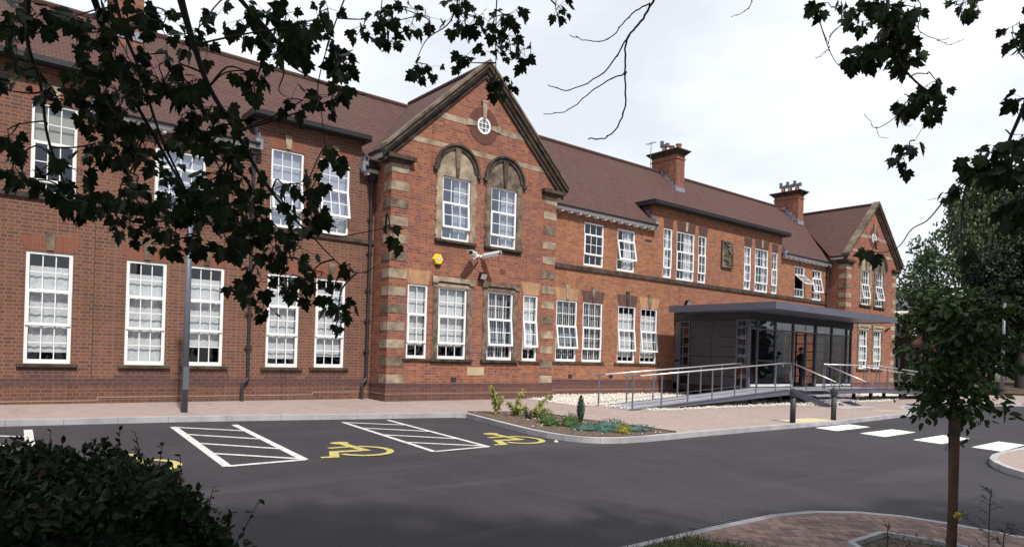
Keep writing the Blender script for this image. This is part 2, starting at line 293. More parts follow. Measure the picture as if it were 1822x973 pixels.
# ------------------------------------------------------------------ mesh helpers
WORLD_OFF = {}
class MB:
    def __init__(s): s.v = []; s.f = []; s.m = []
    def poly(s, pts, mi=0):
        i = len(s.v); s.v += [tuple(p) for p in pts]; s.f.append(tuple(range(i, i + len(pts)))); s.m.append(mi)
    def box(s, x0, x1, y0, y1, z0, z1, mi=0):
        if x1 < x0: x0, x1 = x1, x0
        if y1 < y0: y0, y1 = y1, y0
        if z1 < z0: z0, z1 = z1, z0
        i = len(s.v)
        s.v += [(x0, y0, z0), (x1, y0, z0), (x1, y1, z0), (x0, y1, z0), (x0, y0, z1), (x1, y0, z1), (x1, y1, z1), (x0, y1, z1)]
        for q in ((0, 3, 2, 1), (4, 5, 6, 7), (0, 1, 5, 4), (1, 2, 6, 5), (2, 3, 7, 6), (3, 0, 4, 7)):
            s.f.append(tuple(i + k for k in q)); s.m.append(mi)
        return s
    def obox(s, c, ax, ay, az, mi=0):
        """oriented box: centre and three half-axis vectors"""
        i = len(s.v); c = Vector(c)
        for sz in (-1, 1):
            for sx, sy in ((-1, -1), (1, -1), (1, 1), (-1, 1)):
                s.v.append(tuple(c + ax * sx + ay * sy + az * sz))
        for q in ((0, 3, 2, 1), (4, 5, 6, 7), (0, 1, 5, 4), (1, 2, 6, 5), (2, 3, 7, 6), (3, 0, 4, 7)):
            s.f.append(tuple(i + k for k in q)); s.m.append(mi)
    def bar(s, p, q, w, h, mi=0, up=Vector((0, 0, 1))):
        p, q = Vector(p), Vector(q); d = q - p; L = d.length; d = d / L
        sd = d.cross(up)
        if sd.length < 1e-4: sd = d.cross(Vector((0, 1, 0)))
        sd.normalize(); u = sd.cross(d)
        s.obox((p + q) / 2, sd * w / 2, u * h / 2, d * L / 2, mi)
    def prism_y(s, pts, y0, y1, mi=0):
        """polygon in (x,z), counter-clockwise seen from the front (-y), extruded y0 (front) -> y1"""
        n = len(pts); i = len(s.v)
        s.v += [(x, y0, z) for x, z in pts] + [(x, y1, z) for x, z in pts]
        s.f.append(tuple(range(i, i + n))); s.m.append(mi)
        s.f.append(tuple(range(i + 2 * n - 1, i + n - 1, -1))); s.m.append(mi)
        for k in range(n):
            a, b = k, (k + 1) % n
            s.f.append((i + b, i + a, i + n + a, i + n + b)); s.m.append(mi)
    def prism_z(s, pts, z0, z1, mi=0):
        n = len(pts); i = len(s.v)
        f0 = z0 if callable(z0) else (lambda x, y: z0); f1 = z1 if callable(z1) else (lambda x, y: z1)
        s.v += [(x, y, f0(x, y)) for x, y in pts] + [(x, y, f1(x, y)) for x, y in pts]
        s.f.append(tuple(range(i + n - 1, i - 1, -1))); s.m.append(mi)
        s.f.append(tuple(range(i + n, i + 2 * n))); s.m.append(mi)
        for k in range(n):
            a, b = k, (k + 1) % n
            s.f.append((i + a, i + b, i + n + b, i + n + a)); s.m.append(mi)
    def tube(s, pts, rad, segs=7, mi=0, cap=True):
        pts = [Vector(p) for p in pts]; n = len(pts)
        if not isinstance(rad, (list, tuple)): rad = [rad] * n
        rings = []; ref = None
        for k in range(n):
            d = (pts[min(k + 1, n - 1)] - pts[max(k - 1, 0)])
            if d.length < 1e-9: d = Vector((0, 0, 1))
            d.normalize()
            if ref is None:
                ref = d.cross(Vector((0.31, 0.2, 0.93)))
                if ref.length < 1e-3: ref = d.cross(Vector((1, 0, 0)))
            ref = (ref - d * ref.dot(d)).normalized(); o = d.cross(ref)
            i = len(s.v); rings.append(i)
            for a in range(segs):
                t = 2 * PI * a / segs
                s.v.append(tuple(pts[k] + (ref * math.cos(t) + o * math.sin(t)) * rad[k]))
        for k in range(n - 1):
            for a in range(segs):
                b = (a + 1) % segs
                s.f.append((rings[k] + a, rings[k] + b, rings[k + 1] + b, rings[k + 1] + a)); s.m.append(mi)
        if cap:
            s.f.append(tuple(rings[0] + a for a in range(segs - 1, -1, -1))); s.m.append(mi)
            s.f.append(tuple(rings[-1] + a for a in range(segs))); s.m.append(mi)
    def ring_y(s, cx, cz, r0, r1, a0, a1, y0, y1, n=20, mi=0):
        for k in range(n):
            t0, t1 = a0 + (a1 - a0) * k / n, a0 + (a1 - a0) * (k + 1) / n
            P = lambda r, t: (cx + r * math.cos(t), cz + r * math.sin(t))
            s.prism_y([P(r0, t0), P(r1, t0), P(r1, t1), P(r0, t1)], y0, y1, mi)
    def build(s, name, mats, parent=None, smooth=False, **props):
        if isinstance(mats, str): mats = [mats]
        me = bpy.data.meshes.new(name)
        off = WORLD_OFF.get(parent.name, Vector((0, 0, 0))) if parent else Vector((0, 0, 0))
        me.from_pydata([(v[0] - off.x, v[1] - off.y, v[2] - off.z) for v in s.v], [], s.f)
        for k in mats: me.materials.append(MATS[k])
        me.polygons.foreach_set('material_index', s.m)
        if smooth: me.polygons.foreach_set('use_smooth', [True] * len(s.f))
        uvl = me.uv_layers.new(name='UVMap'); data = [0.0] * (2 * len(me.loops))
        for p in me.polygons:
            nx, ny, nz_ = p.normal
            h = math.hypot(nx, ny)
            if h < 0.12: tx, ty, tz, bx, by, bz = 1, 0, 0, 0, 1, 0
            else:
                tx, ty, tz = -ny / h, nx / h, 0.0
                if abs(tx) > abs(ty):
                    if tx < 0: tx, ty = -tx, -ty
                elif ty < 0: tx, ty = -tx, -ty
                bx, by, bz = ny * tz - nz_ * ty, nz_ * tx - nx * tz, nx * ty - ny * tx
                if bz < 0: bx, by, bz = -bx, -by, -bz
            for li in p.loop_indices:
                v = s.v[me.loops[li].vertex_index]
                data[2 * li] = v[0] * tx + v[1] * ty + v[2] * tz
                data[2 * li + 1] = v[0] * bx + v[1] * by + v[2] * bz
        uvl.data.foreach_set('uv', data)
        me.update()
        o = bpy.data.objects.new(name, me); COL.objects.link(o)
        if parent: o.parent = parent
        WORLD_OFF[o.name] = off
        for k, v in props.items(): o[k] = v
        return o
def thing(name, label, cat, loc=(0, 0, 0), group=None):
    o = bpy.data.objects.new(name, None); COL.objects.link(o); o.location = loc; o.empty_display_size = 0.2
    WORLD_OFF[o.name] = Vector(loc)
    o['label'] = label; o['category'] = cat
    if group: o['group'] = group
    return o
def place(o, loc):
    """give a single-mesh thing its own origin"""
    loc = Vector(loc); o.data.transform(Matrix.Translation(-loc)); o.location = loc
    return o
def copy_tree(o, parent=None):
    c = o.copy(); COL.objects.link(c)
    WORLD_OFF[c.name] = WORLD_OFF.get(o.name, Vector((0, 0, 0)))
    if parent: c.parent = parent
    for ch in [x for x in bpy.data.objects if x.parent == o]: copy_tree(ch, c)
    return c
# ================================================================== SETTING
SL = 0.02
def gz(x, y): return SL * min(y, 0.0)
def sheet(name, mat, poly, off, **kw):
    b = MB(); b.poly([(x, y, gz(x, y) + off) for x, y in poly])
    return b.build(name, mat, **kw)
b = MB()
b.poly([(-150, -150, SL * -150 - 0.2), (400, -150, SL * -150 - 0.2), (400, 0, -0.2), (-150, 0, -0.2)])
b.poly([(-150, 0, -0.2), (400, 0, -0.2), (400, 600, -0.2), (-150, 600, -0.2)])
b.build('ground', 'grass_base', kind='structure')

road = MB()
# the road as a grid so that the sheet stays one piece
road.poly([(-40, -60, gz(0, -60) - 0.11), (110, -60, gz(0, -60) - 0.11), (110, -0.5, gz(0, -0.5) - 0.11), (-40, -0.5, gz(0, -0.5) - 0.11)])
road = road.build('road', 'asphalt', kind='structure')

EDGE = [(-25, -1.9), (-6, -2.6), (0.86, -3.06), (3.56, -3.28), (5.76, -3.61), (8.31, -4.05), (9.9, -4.30), (10.14, -4.5), (9.98, -5.4), (9.84, -6.1), (9.62, -7.45),
        (9.60, -8.1), (9.68, -8.55), (9.84, -8.9), (10.1, -9.15), (10.5, -9.3), (11.2, -9.36), (13.2, -9.27), (16.2, -9.2), (20.2, -9.18), (22.3, -9.02), (24.3, -8.86), (26.2, -8.73),
        (26.75, -8.64), (26.85, -8.5), (27.4, -8.1), (28.3, -7.55), (29.6, -7.12), (31.4, -6.9), (33.4, -6.9), (36, -7.4), (39.7, -8.45), (46, -10.4), (60, -15)]
def inset(line, d):
    """offset an open line to its left-hand side by d (pavement side)"""
    r = []
    for i, p in enumerate(line):
        a = line[max(i - 1, 0)]; c = line[min(i + 1, len(line) - 1)]
        dx, dy = c[0] - a[0], c[1] - a[1]; L = math.hypot(dx, dy)
        r.append((p[0] - dy / L * d, p[1] + dx / L * d))
    return r
IN = inset(EDGE, 0.13)
def kerb(edge, inner, name='kerb', lift=0.004):
    b = MB()
    for i in range(len(edge) - 1):
        e0, e1, i0, i1 = edge[i], edge[i + 1], inner[i], inner[i + 1]
        L = math.hypot(e1[0] - e0[0], e1[1] - e0[1]); nseg = max(1, round(L / 0.92))
        for k in range(nseg):
            t0, t1 = k / nseg, (k + 1) / nseg - (0.006 / L if nseg > 0 else 0)
            l = lambda a, c, t: (a[0] + (c[0] - a[0]) * t, a[1] + (c[1] - a[1]) * t)
            q = [l(e0, e1, t0), l(e0, e1, t1), l(i0, i1, t1), l(i0, i1, t0)]
            b.prism_z(q, lambda x, y: gz(x, y) - 0.15, lambda x, y: gz(x, y) + lift)
            # pale chamfer lip is part of the stone: a slightly set back top course
    return b.build(name, 'concrete_kerb', kind='structure')
kerb(EDGE, IN)
b = MB()
pv = IN + [(60, 0.4), (-25, 0.4)]
b.poly([(x, y, gz(x, y)) for x, y in pv])
b.build('pavement', 'block_paving', kind='structure')

BED = [(10.38, -4.22), (10.28, -4.6), (10.12, -5.4), (9.98, -6.1), (9.76, -7.45), (9.745, -8.1), (9.82, -8.5), (9.96, -8.8), (10.2, -9.0), (10.55, -9.14), (11.2, -9.2), (12.5, -9.13), (12.42, -7.85), (12.15, -6.5), (12.25, -4.85)]
sheet('planting_bed', 'soil', BED, 0.012, kind='structure')
# timber edge of the bed along the paving
b = MB()
for a, c in ((BED[11], BED[12]), (BED[12], BED[13]), (BED[13], BED[14]), (BED[14], BED[0])):
    b.bar((a[0], a[1], gz(*a) + 0.005), (c[0], c[1], gz(*c) + 0.005), 0.03, 0.05)
b.build('bed_edging', 'bank_soil', kind='structure')
sheet('tactile_paving', 'yellow_slab', [(17.72, -9.07), (20.05, -9.05), (20.1, -8.42), (17.78, -8.45)], 0.004, kind='structure')
sheet('tactile_paving', 'yellow_slab', [(25.3, -7.9), (26.9, -8.45), (26.75, -8.2), (25.4, -7.65)], 0.004, kind='structure')
b = MB(); b.box(24.6, 27.3, -7.0, -6.45, gz(0, -6.7) - 0.1, gz(0, -6.7) + 0.012)
b.build('step_pad', 'concrete_kerb', kind='structure')

# white gravel strip, bed plane plus loose pebbles
GR = [(15.0, -0.9), (16.2, -1.02), (16.2, -0.02), (24.02, -0.02), (24.02, -3.7), (34, -3.7), (36, -1.05), (44, -1.05), (44, -4.2), (34.7, -4.9), (32.0, -5.45), (28, -5.35), (27.0, -5.3), (26.9, -6.3), (25.0, -6.2), (24.0, -5.5), (21.0, -5.35), (16.6, -5.42), (15.69, -5.10), (15.62, -3.72), (14.9, -3.55)]
sheet('gravel_bed', 'pebble_white', GR, 0.006, kind='structure')
def inside(x, y, P):
    r = False; n = len(P); j = n - 1
    for i in range(n):
        if (P[i][1] > y) != (P[j][1] > y) and x < (P[j][0] - P[i][0]) * (y - P[i][1]) / (P[j][1] - P[i][1]) + P[i][0]: r = not r
        j = i
    return r
b = MB(); g = random.Random(3); cnt = 0
while cnt < 7000:
    x, y = g.uniform(14.6, 36), g.uniform(-6.4, 0)
    if cnt > 4200: x = g.uniform(14.6, 25)
    if not inside(x, y, GR): continue
    cnt += 1
    s0 = g.uniform(0.018, 0.045); sx, sy, sz = s0 * g.uniform(.8, 1.4), s0 * g.uniform(.7, 1.2), s0 * g.uniform(.5, .9)
    t = g.uniform(0, PI); c_, s_ = math.cos(t), math.sin(t); z = gz(x, y) + 0.01 + sz * g.uniform(.3, 1.0)
    i = len(b.v)
    for px, py, pz in ((1, 0, 0), (0, 1, 0), (-1, 0, 0), (0, -1, 0), (.25, .1, 1), (0, 0, -1)):
        b.v.append((x + (px * c_ * sx - py * s_ * sy), y + (px * s_ * sx + py * c_ * sy), z + pz * sz))
    for q in ((0, 1, 4), (1, 2, 4), (2, 3, 4), (3, 0, 4), (1, 0, 5), (2, 1, 5), (3, 2, 5), (0, 3, 5)):
        b.f.append(tuple(i + k for k in q)); b.m.append(0)
b.build('gravel', 'pebble_white', smooth=True, kind='stuff', label='loose white pebbles beside the grey ramp', category='gravel')

# near pavement, its kerb, planter bed and grass (foreground right)
FE = [(8.85, -30), (8.80, -18), (8.78, -16.5), (8.73, -15.85), (8.60, -15.38), (8.3, -14.98), (7.8, -14.68), (7.2, -14.54), (6.2, -14.52), (4.9, -14.53), (-25, -14.5)]
FI = inset(FE, 0.10)
kerb(FE, FI)
sheet('pavement', 'block_paving_dark', FI + [(-25, -30)], 0.0, kind='structure')
pvb = MB(); gpv = random.Random(12); FIN = FI + [(-25, -30)]
GRV = [(5.55, -14.63), (5.62, -14.82), (5.8, -15.2), (6.0, -16.0), (6.0, -30), (-24, -30), (-24, -14.63)]
PBX = [(6.62, -15.64), (7.40, -15.64), (7.54, -16.15), (7.60, -18), (7.64, -30), (6.06, -30), (6.16, -16.2)]
for i in range(-40, 60):                                          # herringbone blocks laid at 90 degrees
    for j in range(-30, 30):
        bw, bl, jt = 0.1, 0.2, 0.004
        for o in (0, 1):
            u, v = i * bw + j * bw * 2, i * bw - j * bw * 2
            if o == 0: R_ = (u, v, u + bl, v + bw)
            else: R_ = (u + bl - bw - bw, v + bw, u + bl - bw, v + bw + bl)
            P4 = [(7.2 + (x - y) * 0.70711, -16.0 + (x + y) * 0.70711) for x, y in ((R_[0] + jt, R_[1] + jt), (R_[2] - jt, R_[1] + jt), (R_[2] - jt, R_[3] - jt), (R_[0] + jt, R_[3] - jt))]
            if min(y for x, y in P4) < -18.5: continue
            if all(inside(x, y, FIN) and not inside(x, y, GRV) and not inside(x, y, PBX) for x, y in P4):
                dz_ = gpv.uniform(0.002, 0.0045)
                pvb.poly([(x, y, gz(x, y) + dz_) for x, y in P4], gpv.choice((0, 0, 1, 2, 3)))
pvb.build('pavement', ['paver_a', 'paver_b', 'paver_c', 'paver_d'], kind='structure')
sheet('grass_verge', 'grass_base', [(5.55, -14.63), (5.62, -14.82), (5.8, -15.2), (6.0, -16.0), (6.0, -30), (-24, -30), (-24, -14.63)], 0.012, kind='structure')
PB = [(6.66, -15.68), (7.36, -15.68), (7.5, -16.15), (7.56, -18), (7.6, -30), (6.1, -30), (6.2, -16.2)]
sheet('planting_bed', 'soil', PB, 0.014, kind='structure')
b = MB()
for a, c in zip([PB[6]] + PB[:4], PB[:5]):
    b.bar((a[0], a[1], gz(*a) + 0.01), (c[0], c[1], gz(*c) + 0.01), 0.06, 0.10)
b.build('kerb', 'concrete_kerb', kind='structure')
IE = [(40, -13.9), (22, -13.93), (18.0, -13.95), (17.0, -13.96), (16.2, -14.02), (15.5, -14.18), (14.95, -14.42), (14.4, -14.78), (14.0, -15.2), (13.75, -15.9), (13.7, -17), (13.7, -30)]
II = inset(IE, 0.12)
kerb(IE, II)
sheet('pavement', 'block_paving', II + [(40, -30)], 0.0, kind='structure')

# markings painted on the road: parts of it
RO = -0.11 + 0.004
def paint(name, mat, polys, off=0.0, **kw):
    b = MB()
    for P in polys: b.poly([(x, y, gz(x, y) + RO + off) for x, y in P])
    return b.build(name, mat, road, **kw)
def strip(a, c, w):
    dx, dy = c[0] - a[0], c[1] - a[1]; L = math.hypot(dx, dy); nx, ny = -dy / L * w / 2, dx / L * w / 2
    return [(a[0] + nx, a[1] + ny), (a[0] - nx, a[1] - ny), (c[0] - nx, c[1] - ny), (c[0] + nx, c[1] + ny)]
def hatch(l0, l1, r0, r1, stripes, w=0.11, label=None):
    mixp = lambda a, c, t: (a[0] + (c[0] - a[0]) * t, a[1] + (c[1] - a[1]) * t)
    P1 = [strip(l0, l1, w), strip(r0, r1, w)]
    paint('bay_line', 'road_white', P1, label=label)
    P2 = [strip(l1, r1, w * 0.85)]
    for a, c in stripes: P2.append(strip(mixp(l0, l1, a), mixp(r0, r1, c), 0.10))
    paint('hatching', 'road_white', P2, 0.003)
ST = ((0.02, 0.23), (0.245, 0.49), (0.495, 0.755), (0.74, 0.985))
hatch((3.47, -4.05), (3.11, -8.62), (4.62, -4.08), (4.27, -8.55), ST, 0.13)
hatch((6.88, -4.36), (6.52, -8.68), (8.04, -4.30), (7.74, -8.60), ST, 0.10)
hatch((-0.04, -3.70), (-0.33, -8.1), (1.16, -3.67), (0.90, -8.1), ST, 0.13)
def wheelchair(ox, oy):
    P = []
    P.append([(5.36, -7.12), (5.46, -7.05), (5.62, -7.05), (5.70, -7.15), (5.66, -7.28), (5.5, -7.33), (5.38, -7.25)])   # head
    P.append(strip((5.53, -7.24), (5.57, -8.12), 0.15))                       # torso
    P.append(strip((5.10, -7.66), (5.56, -7.64), 0.11))                       # arm
    P.append(strip((5.64, -8.10), (4.98, -8.06), 0.15))                       # thigh
    P.append(strip((5.03, -8.02), (4.80, -8.56), 0.15))                       # shin
    P.append(strip((4.88, -8.53), (4.60, -8.50), 0.11))                       # foot
    cx, cy, r0, r1 = 5.47, -8.16, 0.41, 0.53
    a0, a1, n = math.radians(-158), math.radians(72), 26
    ring = []
    for k in range(n):
        t0, t1 = a0 + (a1 - a0) * k / n, a0 + (a1 - a0) * (k + 1) / n
        ring.append([(cx + r0 * math.cos(t0), cy + r0 * math.sin(t0)), (cx + r1 * math.cos(t0), cy + r1 * math.sin(t0)), (cx + r1 * math.cos(t1), cy + r1 * math.sin(t1)), (cx + r0 * math.cos(t1), cy + r0 * math.sin(t1))])
    b = MB()
    for i, Q in enumerate(P): b.poly([(x + ox, y + oy, gz(x + ox, y + oy) + RO + 0.0012 * i) for x, y in Q])
    for Q in ring: b.poly([(x + ox, y + oy, gz(x + ox, y + oy) + RO + 0.009) for x, y in Q])
    b.build('wheelchair_symbol', 'road_yellow', road)
wheelchair(-0.05, 0); wheelchair(3.36, 0.02); wheelchair(-3.38, 0.02)
for y0, y1 in ((-9.96, -9.30), (-11.15, -10.48), (-12.42, -11.74), (-13.60, -12.98)):
    paint('crossing_block', 'road_block_white', [[(18.02, y0 - 0.06), (20.2, y0 + 0.06), (20.3, y1 + 0.03), (18.15, y1 - 0.06)]])
b = MB(); zc = gz(0, -14.15) - 0.11
b.box(6.22, 7.12, -14.40, -14.14, zc - 0.05, zc + 0.006, 0)
for k in range(9): b.box(6.27 + k * 0.092, 6.32 + k * 0.092, -14.37, -14.17, zc + 0.006, zc + 0.012, 1)
b.build('drain_cover', ['grille', 'cast_iron'], road)

# dark tree-covered bank beyond the far end of the building
b = MB()
n = 14
for i in range(n):
    for j in range(6):
        def hp(a, c):
            x = 44.5 + (110 - 44.5) * a / n; y = -6.3 + 14 * c / 6 - (x - 44.5) * 0.12
            if x < 50: y = max(y, -4.3 + 0.9 * (50 - x) * 0.2)
            return (x, y, gz(x, y) + 0.02 + 0.55 * min(1, c / 2.0) + 0.08 * math.sin(3 * x + 2 * y))
        b.poly([hp(i, j), hp(i + 1, j), hp(i + 1, j + 1), hp(i, j + 1)])
b.build('bank', 'bank_soil', kind='structure')

# ================================================================== SCHOOL BUILDING
school = thing('school_building', 'long two-storey red brick school with stone-dressed gables and brown tiled roof', 'school building', (13, 0, 0))
def wallpanel(b, x0, x1, z0, z1, holes, Y, mi=0, depth=0.11):
    """wall facing -y at y=Y with rectangular openings and their reveals"""
    H = [h for h in holes if h[0] < x1 and h[1] > x0 and h[2] < z1 and h[3] > z0]
    xs = sorted({x0, x1} | {max(x0, min(x1, v)) for h in H for v in h[:2]}); zs = sorted({z0, z1} | {max(z0, min(z1, v)) for h in H for v in h[2:4]})
    for i in range(len(xs) - 1):
        for j in range(len(zs) - 1):
            cx, cz = (xs[i] + xs[i + 1]) / 2, (zs[j] + zs[j + 1]) / 2
            if any(h[0] < cx < h[1] and h[2] < cz < h[3] for h in H): continue
            b.poly([(xs[i], Y, zs[j]), (xs[i + 1], Y, zs[j]), (xs[i + 1], Y, zs[j + 1]), (xs[i], Y, zs[j + 1])], mi)
    for h in H:
        a, c, d, e = h[:4]; Y2 = Y + depth
        b.poly([(a, Y, d), (a, Y, e), (a, Y2, e), (a, Y2, d)], mi); b.poly([(c, Y, e), (c, Y, d), (c, Y2, d), (c, Y2, e)], mi)
        b.poly([(a, Y, e), (c, Y, e), (c, Y2, e), (a, Y2, e)], mi); b.poly([(c, Y, d), (a, Y, d), (a, Y2, d), (c, Y2, d)], mi)

def window(x0, x1, z0, z1, Y, cols=3, split=(0.40, 0.78), rows=(2, 2, 1), tilt=0.0, curtain=None, sill=None, white_sill=0.07, fw=0.055, label=None, drop=None, glass='window_glass'):
    """white three-light window; split = where the sash starts and ends, measured down from the head"""
    Yf = Y + 0.025
    W, H = x1 - x0, z1 - z0
    b = MB()
    zt, zb = z1 - H * split[0], z1 - H * split[1]
    b.box(x0, x0 + fw, Yf, Yf + 0.07, z0, z1); b.box(x1 - fw, x1, Yf, Yf + 0.07, z0, z1)
    b.box(x0 + fw, x1 - fw, Yf, Yf + 0.07, z1 - fw, z1); b.box(x0 + fw, x1 - fw, Yf - 0.02, Yf + 0.07, z0, z0 + white_sill)
    b.box(x0 + fw, x1 - fw, Yf, Yf + 0.07, zt - 0.03, zt + 0.02)
    if split[1] < 0.99: b.box(x0 + fw, x1 - fw, Yf, Yf + 0.07, zb - 0.02, zb + 0.02)
    gw = 0.011
    def bars(bb, xa, xb, za, zb_, nc, nr, y, rot=None):
        for k in range(1, nc):
            xm = xa + (xb - xa) * k / nc; bb.box(xm - gw, xm + gw, y, y + 0.02, za, zb_)
        for k in range(1, nr):
            zm = za + (zb_ - za) * k / nr
            for c in range(nc):
                xa2 = xa + (xb - xa) * c / nc + (gw if c else 0); xb2 = xa + (xb - xa) * (c + 1) / nc - (gw if c < nc - 1 else 0)
                bb.box(xa2, xb2, y, y + 0.02, zm - gw, zm + gw)
    xa, xb = x0 + fw, x1 - fw
    bars(b, xa, xb, zt + 0.02, z1 - fw, cols, rows[0], Yf + 0.028)
    if split[1] < 0.99: bars(b, xa, xb, z0 + white_sill, zb - 0.02, cols, rows[2], Yf + 0.028)
    w = b.build('window', 'white_paint', school, **({'label': label} if label else {}))
    yg = Yf + 0.04
    for za, zc in ((zt + 0.02, z1 - fw), (z0 + white_sill, zb - 0.02)):
        p = MB(); p.poly([(xa, yg, za), (xb, yg, za), (xb, yg, zc), (xa, yg, zc)]); p.build('pane', glass, w)
    # opening sash, top hung, its own frame and glass
    s = MB(); q = MB(); ys = Yf - 0.030
    sa, sb, sz0, sz1 = x0 + 0.018, x1 - 0.018, zb - 0.015, zt + 0.012; sw = 0.062
    s.box(sa, sa + sw, ys, ys + 0.05, sz0, sz1); s.box(sb - sw, sb, ys, ys + 0.05, sz0, sz1)
    s.box(sa + sw, sb - sw, ys, ys + 0.05, sz1 - sw, sz1); s.box(sa + sw, sb - sw, ys, ys + 0.05, sz0, sz0 + sw)
    bars(s, sa + sw, sb - sw, sz0 + sw, sz1 - sw, cols, rows[1], ys + 0.012)
    q.poly([(sa + sw, ys + 0.022, sz0 + sw), (sb - sw, ys + 0.022, sz0 + sw), (sb - sw, ys + 0.022, sz1 - sw), (sa + sw, ys + 0.022, sz1 - sw)])
    if tilt:
        t = math.radians(tilt); ct, st = math.cos(t), math.sin(t)
        for mb in (s, q):
            mb.v = [(x, ys + (y - ys) * ct - (sz1 - z) * st, sz1 - (sz1 - z) * ct - (y - ys) * st) for x, y, z in mb.v]
    s.build('sash', 'white_paint', w)
    q.build('sash_pane', glass, w)
    if curtain:
        kind = curtain
        c = MB(); yc = Y + 0.15
        def drape(za, zb_, xl, xr, mi=0, amp=0.007, f=34):
            n = 24
            for k in range(n):
                u0, u1 = xl + (xr - xl) * k / n, xl + (xr - xl) * (k + 1) / n
                c.poly([(u0, yc + amp * math.sin(f * u0), za), (u1, yc + amp * math.sin(f * u1), za), (u1, yc + amp * math.sin(f * u1), zb_), (u0, yc + amp * math.sin(f * u0), zb_)], mi)
        if kind == 'net':                       # net curtain with dark strip showing at the bottom
            drape(z0 + H * (drop if drop is not None else 0.13), z1 - H * 0.13, xa, xb)
        elif kind == 'full': drape(z0, z1, xa, xb)
        elif kind == 'side': drape(z0, z1, xa, xa + 0.28 * W); drape(z0, z1, xb - 0.2 * W, xb)
        elif kind == 'right': drape(z0, z1, xb - 0.45 * W, xb)
        elif kind == 'half': drape(z0 + H * 0.17, z1 - H * .03, xa, xb)
        elif kind == 'slats':                   # vertical blind, partly open
            k = xa
            while k < xb - 0.05:
                c.box(k, k + 0.052, yc, yc + 0.004, z0 + 0.08, z1 - 0.06); k += 0.098
        elif kind == 'blind': c.box(xa, xb, yc, yc + 0.01, zt - 0.02, z1 - 0.02)
        c.build('curtain', {'blind': 'blind_cream', 'slats': 'blind'}.get(kind, 'curtain'), w)
    if sill:
        k = MB(); k.box(x0 - 0.13, x1 + 0.13, Y - 0.07, Y + 0.05, z0 - sill[0], z0 - 0.003)
        k.build('sill', sill[1], w)
    return w
def keystone(b, xc, z0, z1, w0, w1, Y, d=0.035, mi=0):
    b.prism_y([(xc - w0 / 2, z0), (xc + w0 / 2, z0), (xc + w1 / 2, z1), (xc - w1 / 2, z1)], Y - d, Y + 0.02, mi)
def flat_arch(xc, w, z0, z1, Y, mat='arch_brick', key=None, keymat='stone', splay=0.14, d=0.004):
    b = MB(); b.prism_y([(xc - w / 2, z0), (xc + w / 2, z0), (xc + w / 2 + splay, z1), (xc - w / 2 - splay, z1)], Y - d, Y + 0.02)
    b.build('flat_arch', mat, school)
    if key:
        k = MB(); keystone(k, xc, z0 + 0.03, key, 0.13, 0.20, Y); k.build('keystone', keymat, school)

# ---- windows list: (x0,x1,z0,z1)
WL = [(1.31, 2.20, 0.905, 3.41), (3.29, 4.17, 0.90, 3.415), (4.66, 5.54, 0.90, 3.43), (6.66, 7.55, 0.89, 3.435), (8.03, 8.92, 0.90, 3.43)]
WLX = [(-1.6, -0.7, 0.905, 3.41)]
WU = [(1.34, 2.21, 4.68, 6.72), (3.84, 5.01, 4.69, 6.22), (6.67, 7.57, 4.69, 6.80), (8.04, 8.95, 4.70, 6.81), (-0.6, 0.27, 4.68, 6.72)]
RL = [(17.21, 18.27, 1.24, 3.495), (18.57, 19.63, 1.24, 3.50), (20.52, 21.56, 1.235, 3.495), (21.87, 22.91, 1.23, 3.485)]
RU = [(18.52, 19.58, 4.87, 6.51), (20.35, 21.39, 4.86, 6.51), (33.72, 34.71, 4.84, 6.44), (35.49, 36.49, 4.82, 6.42)]
RT_ = [(23.17, 23.75, 4.855, 6.93), (24.05, 25.29, 4.845, 6.91), (25.56, 26.15, 4.85, 6.92), (29.12, 29.71, 4.85, 6.89), (30.03, 31.20, 4.83, 6.91), (31.52, 32.06, 4.84, 6.88)]
hole = lambda L: [(a, c, d, e) for a, c, d, e in L]

# ---- left wing wall, two brick dormer pieces rise through the eaves
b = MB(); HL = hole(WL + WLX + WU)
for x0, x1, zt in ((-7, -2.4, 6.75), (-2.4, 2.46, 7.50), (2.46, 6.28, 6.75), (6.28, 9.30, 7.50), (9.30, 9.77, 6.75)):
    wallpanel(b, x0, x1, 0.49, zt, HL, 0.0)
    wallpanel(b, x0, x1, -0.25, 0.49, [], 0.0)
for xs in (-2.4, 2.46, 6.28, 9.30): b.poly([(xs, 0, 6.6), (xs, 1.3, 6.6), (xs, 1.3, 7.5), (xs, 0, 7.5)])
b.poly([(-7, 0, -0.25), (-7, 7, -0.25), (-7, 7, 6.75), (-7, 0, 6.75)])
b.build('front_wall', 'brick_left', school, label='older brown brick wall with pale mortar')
b = MB()
b.box(-7, 9.765, -0.04, 0.02, -0.25, 0.405); b.build('plinth', 'brick_base', school)
b = MB(); b.box(-7, 9.765, -0.045, 0.02, 0.408, 0.49); b.box(-7, 9.765, -0.006, 0.02, 0.49, 0.575); b.build('plinth_course', 'brick_blue', school)
b = MB(); b.box(-7, 2.75, -0.046, -0.03, 0.055, 0.067); b.box(2.75, 2.762, -0.046, -0.03, 0.067, 0.13); b.box(2.75, 8.0, -0.046, -0.03, 0.13, 0.142); b.box(8.0, 8.012, -0.046, -0.03, 0.142, 0.20); b.box(8.0, 9.7, -0.046, -0.03, 0.20, 0.212)
b.build('damp_course', 'cream_block', school)
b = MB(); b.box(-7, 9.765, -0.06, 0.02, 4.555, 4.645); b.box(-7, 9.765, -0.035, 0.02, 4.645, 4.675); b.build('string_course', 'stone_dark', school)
b = MB(); b.box(2.62, 2.634, -0.004, 0.01, 0.49, 4.55); b.build('movement_joint', 'cast_iron', school)
cur = ['net', 'net', 'net', 'net', 'net']
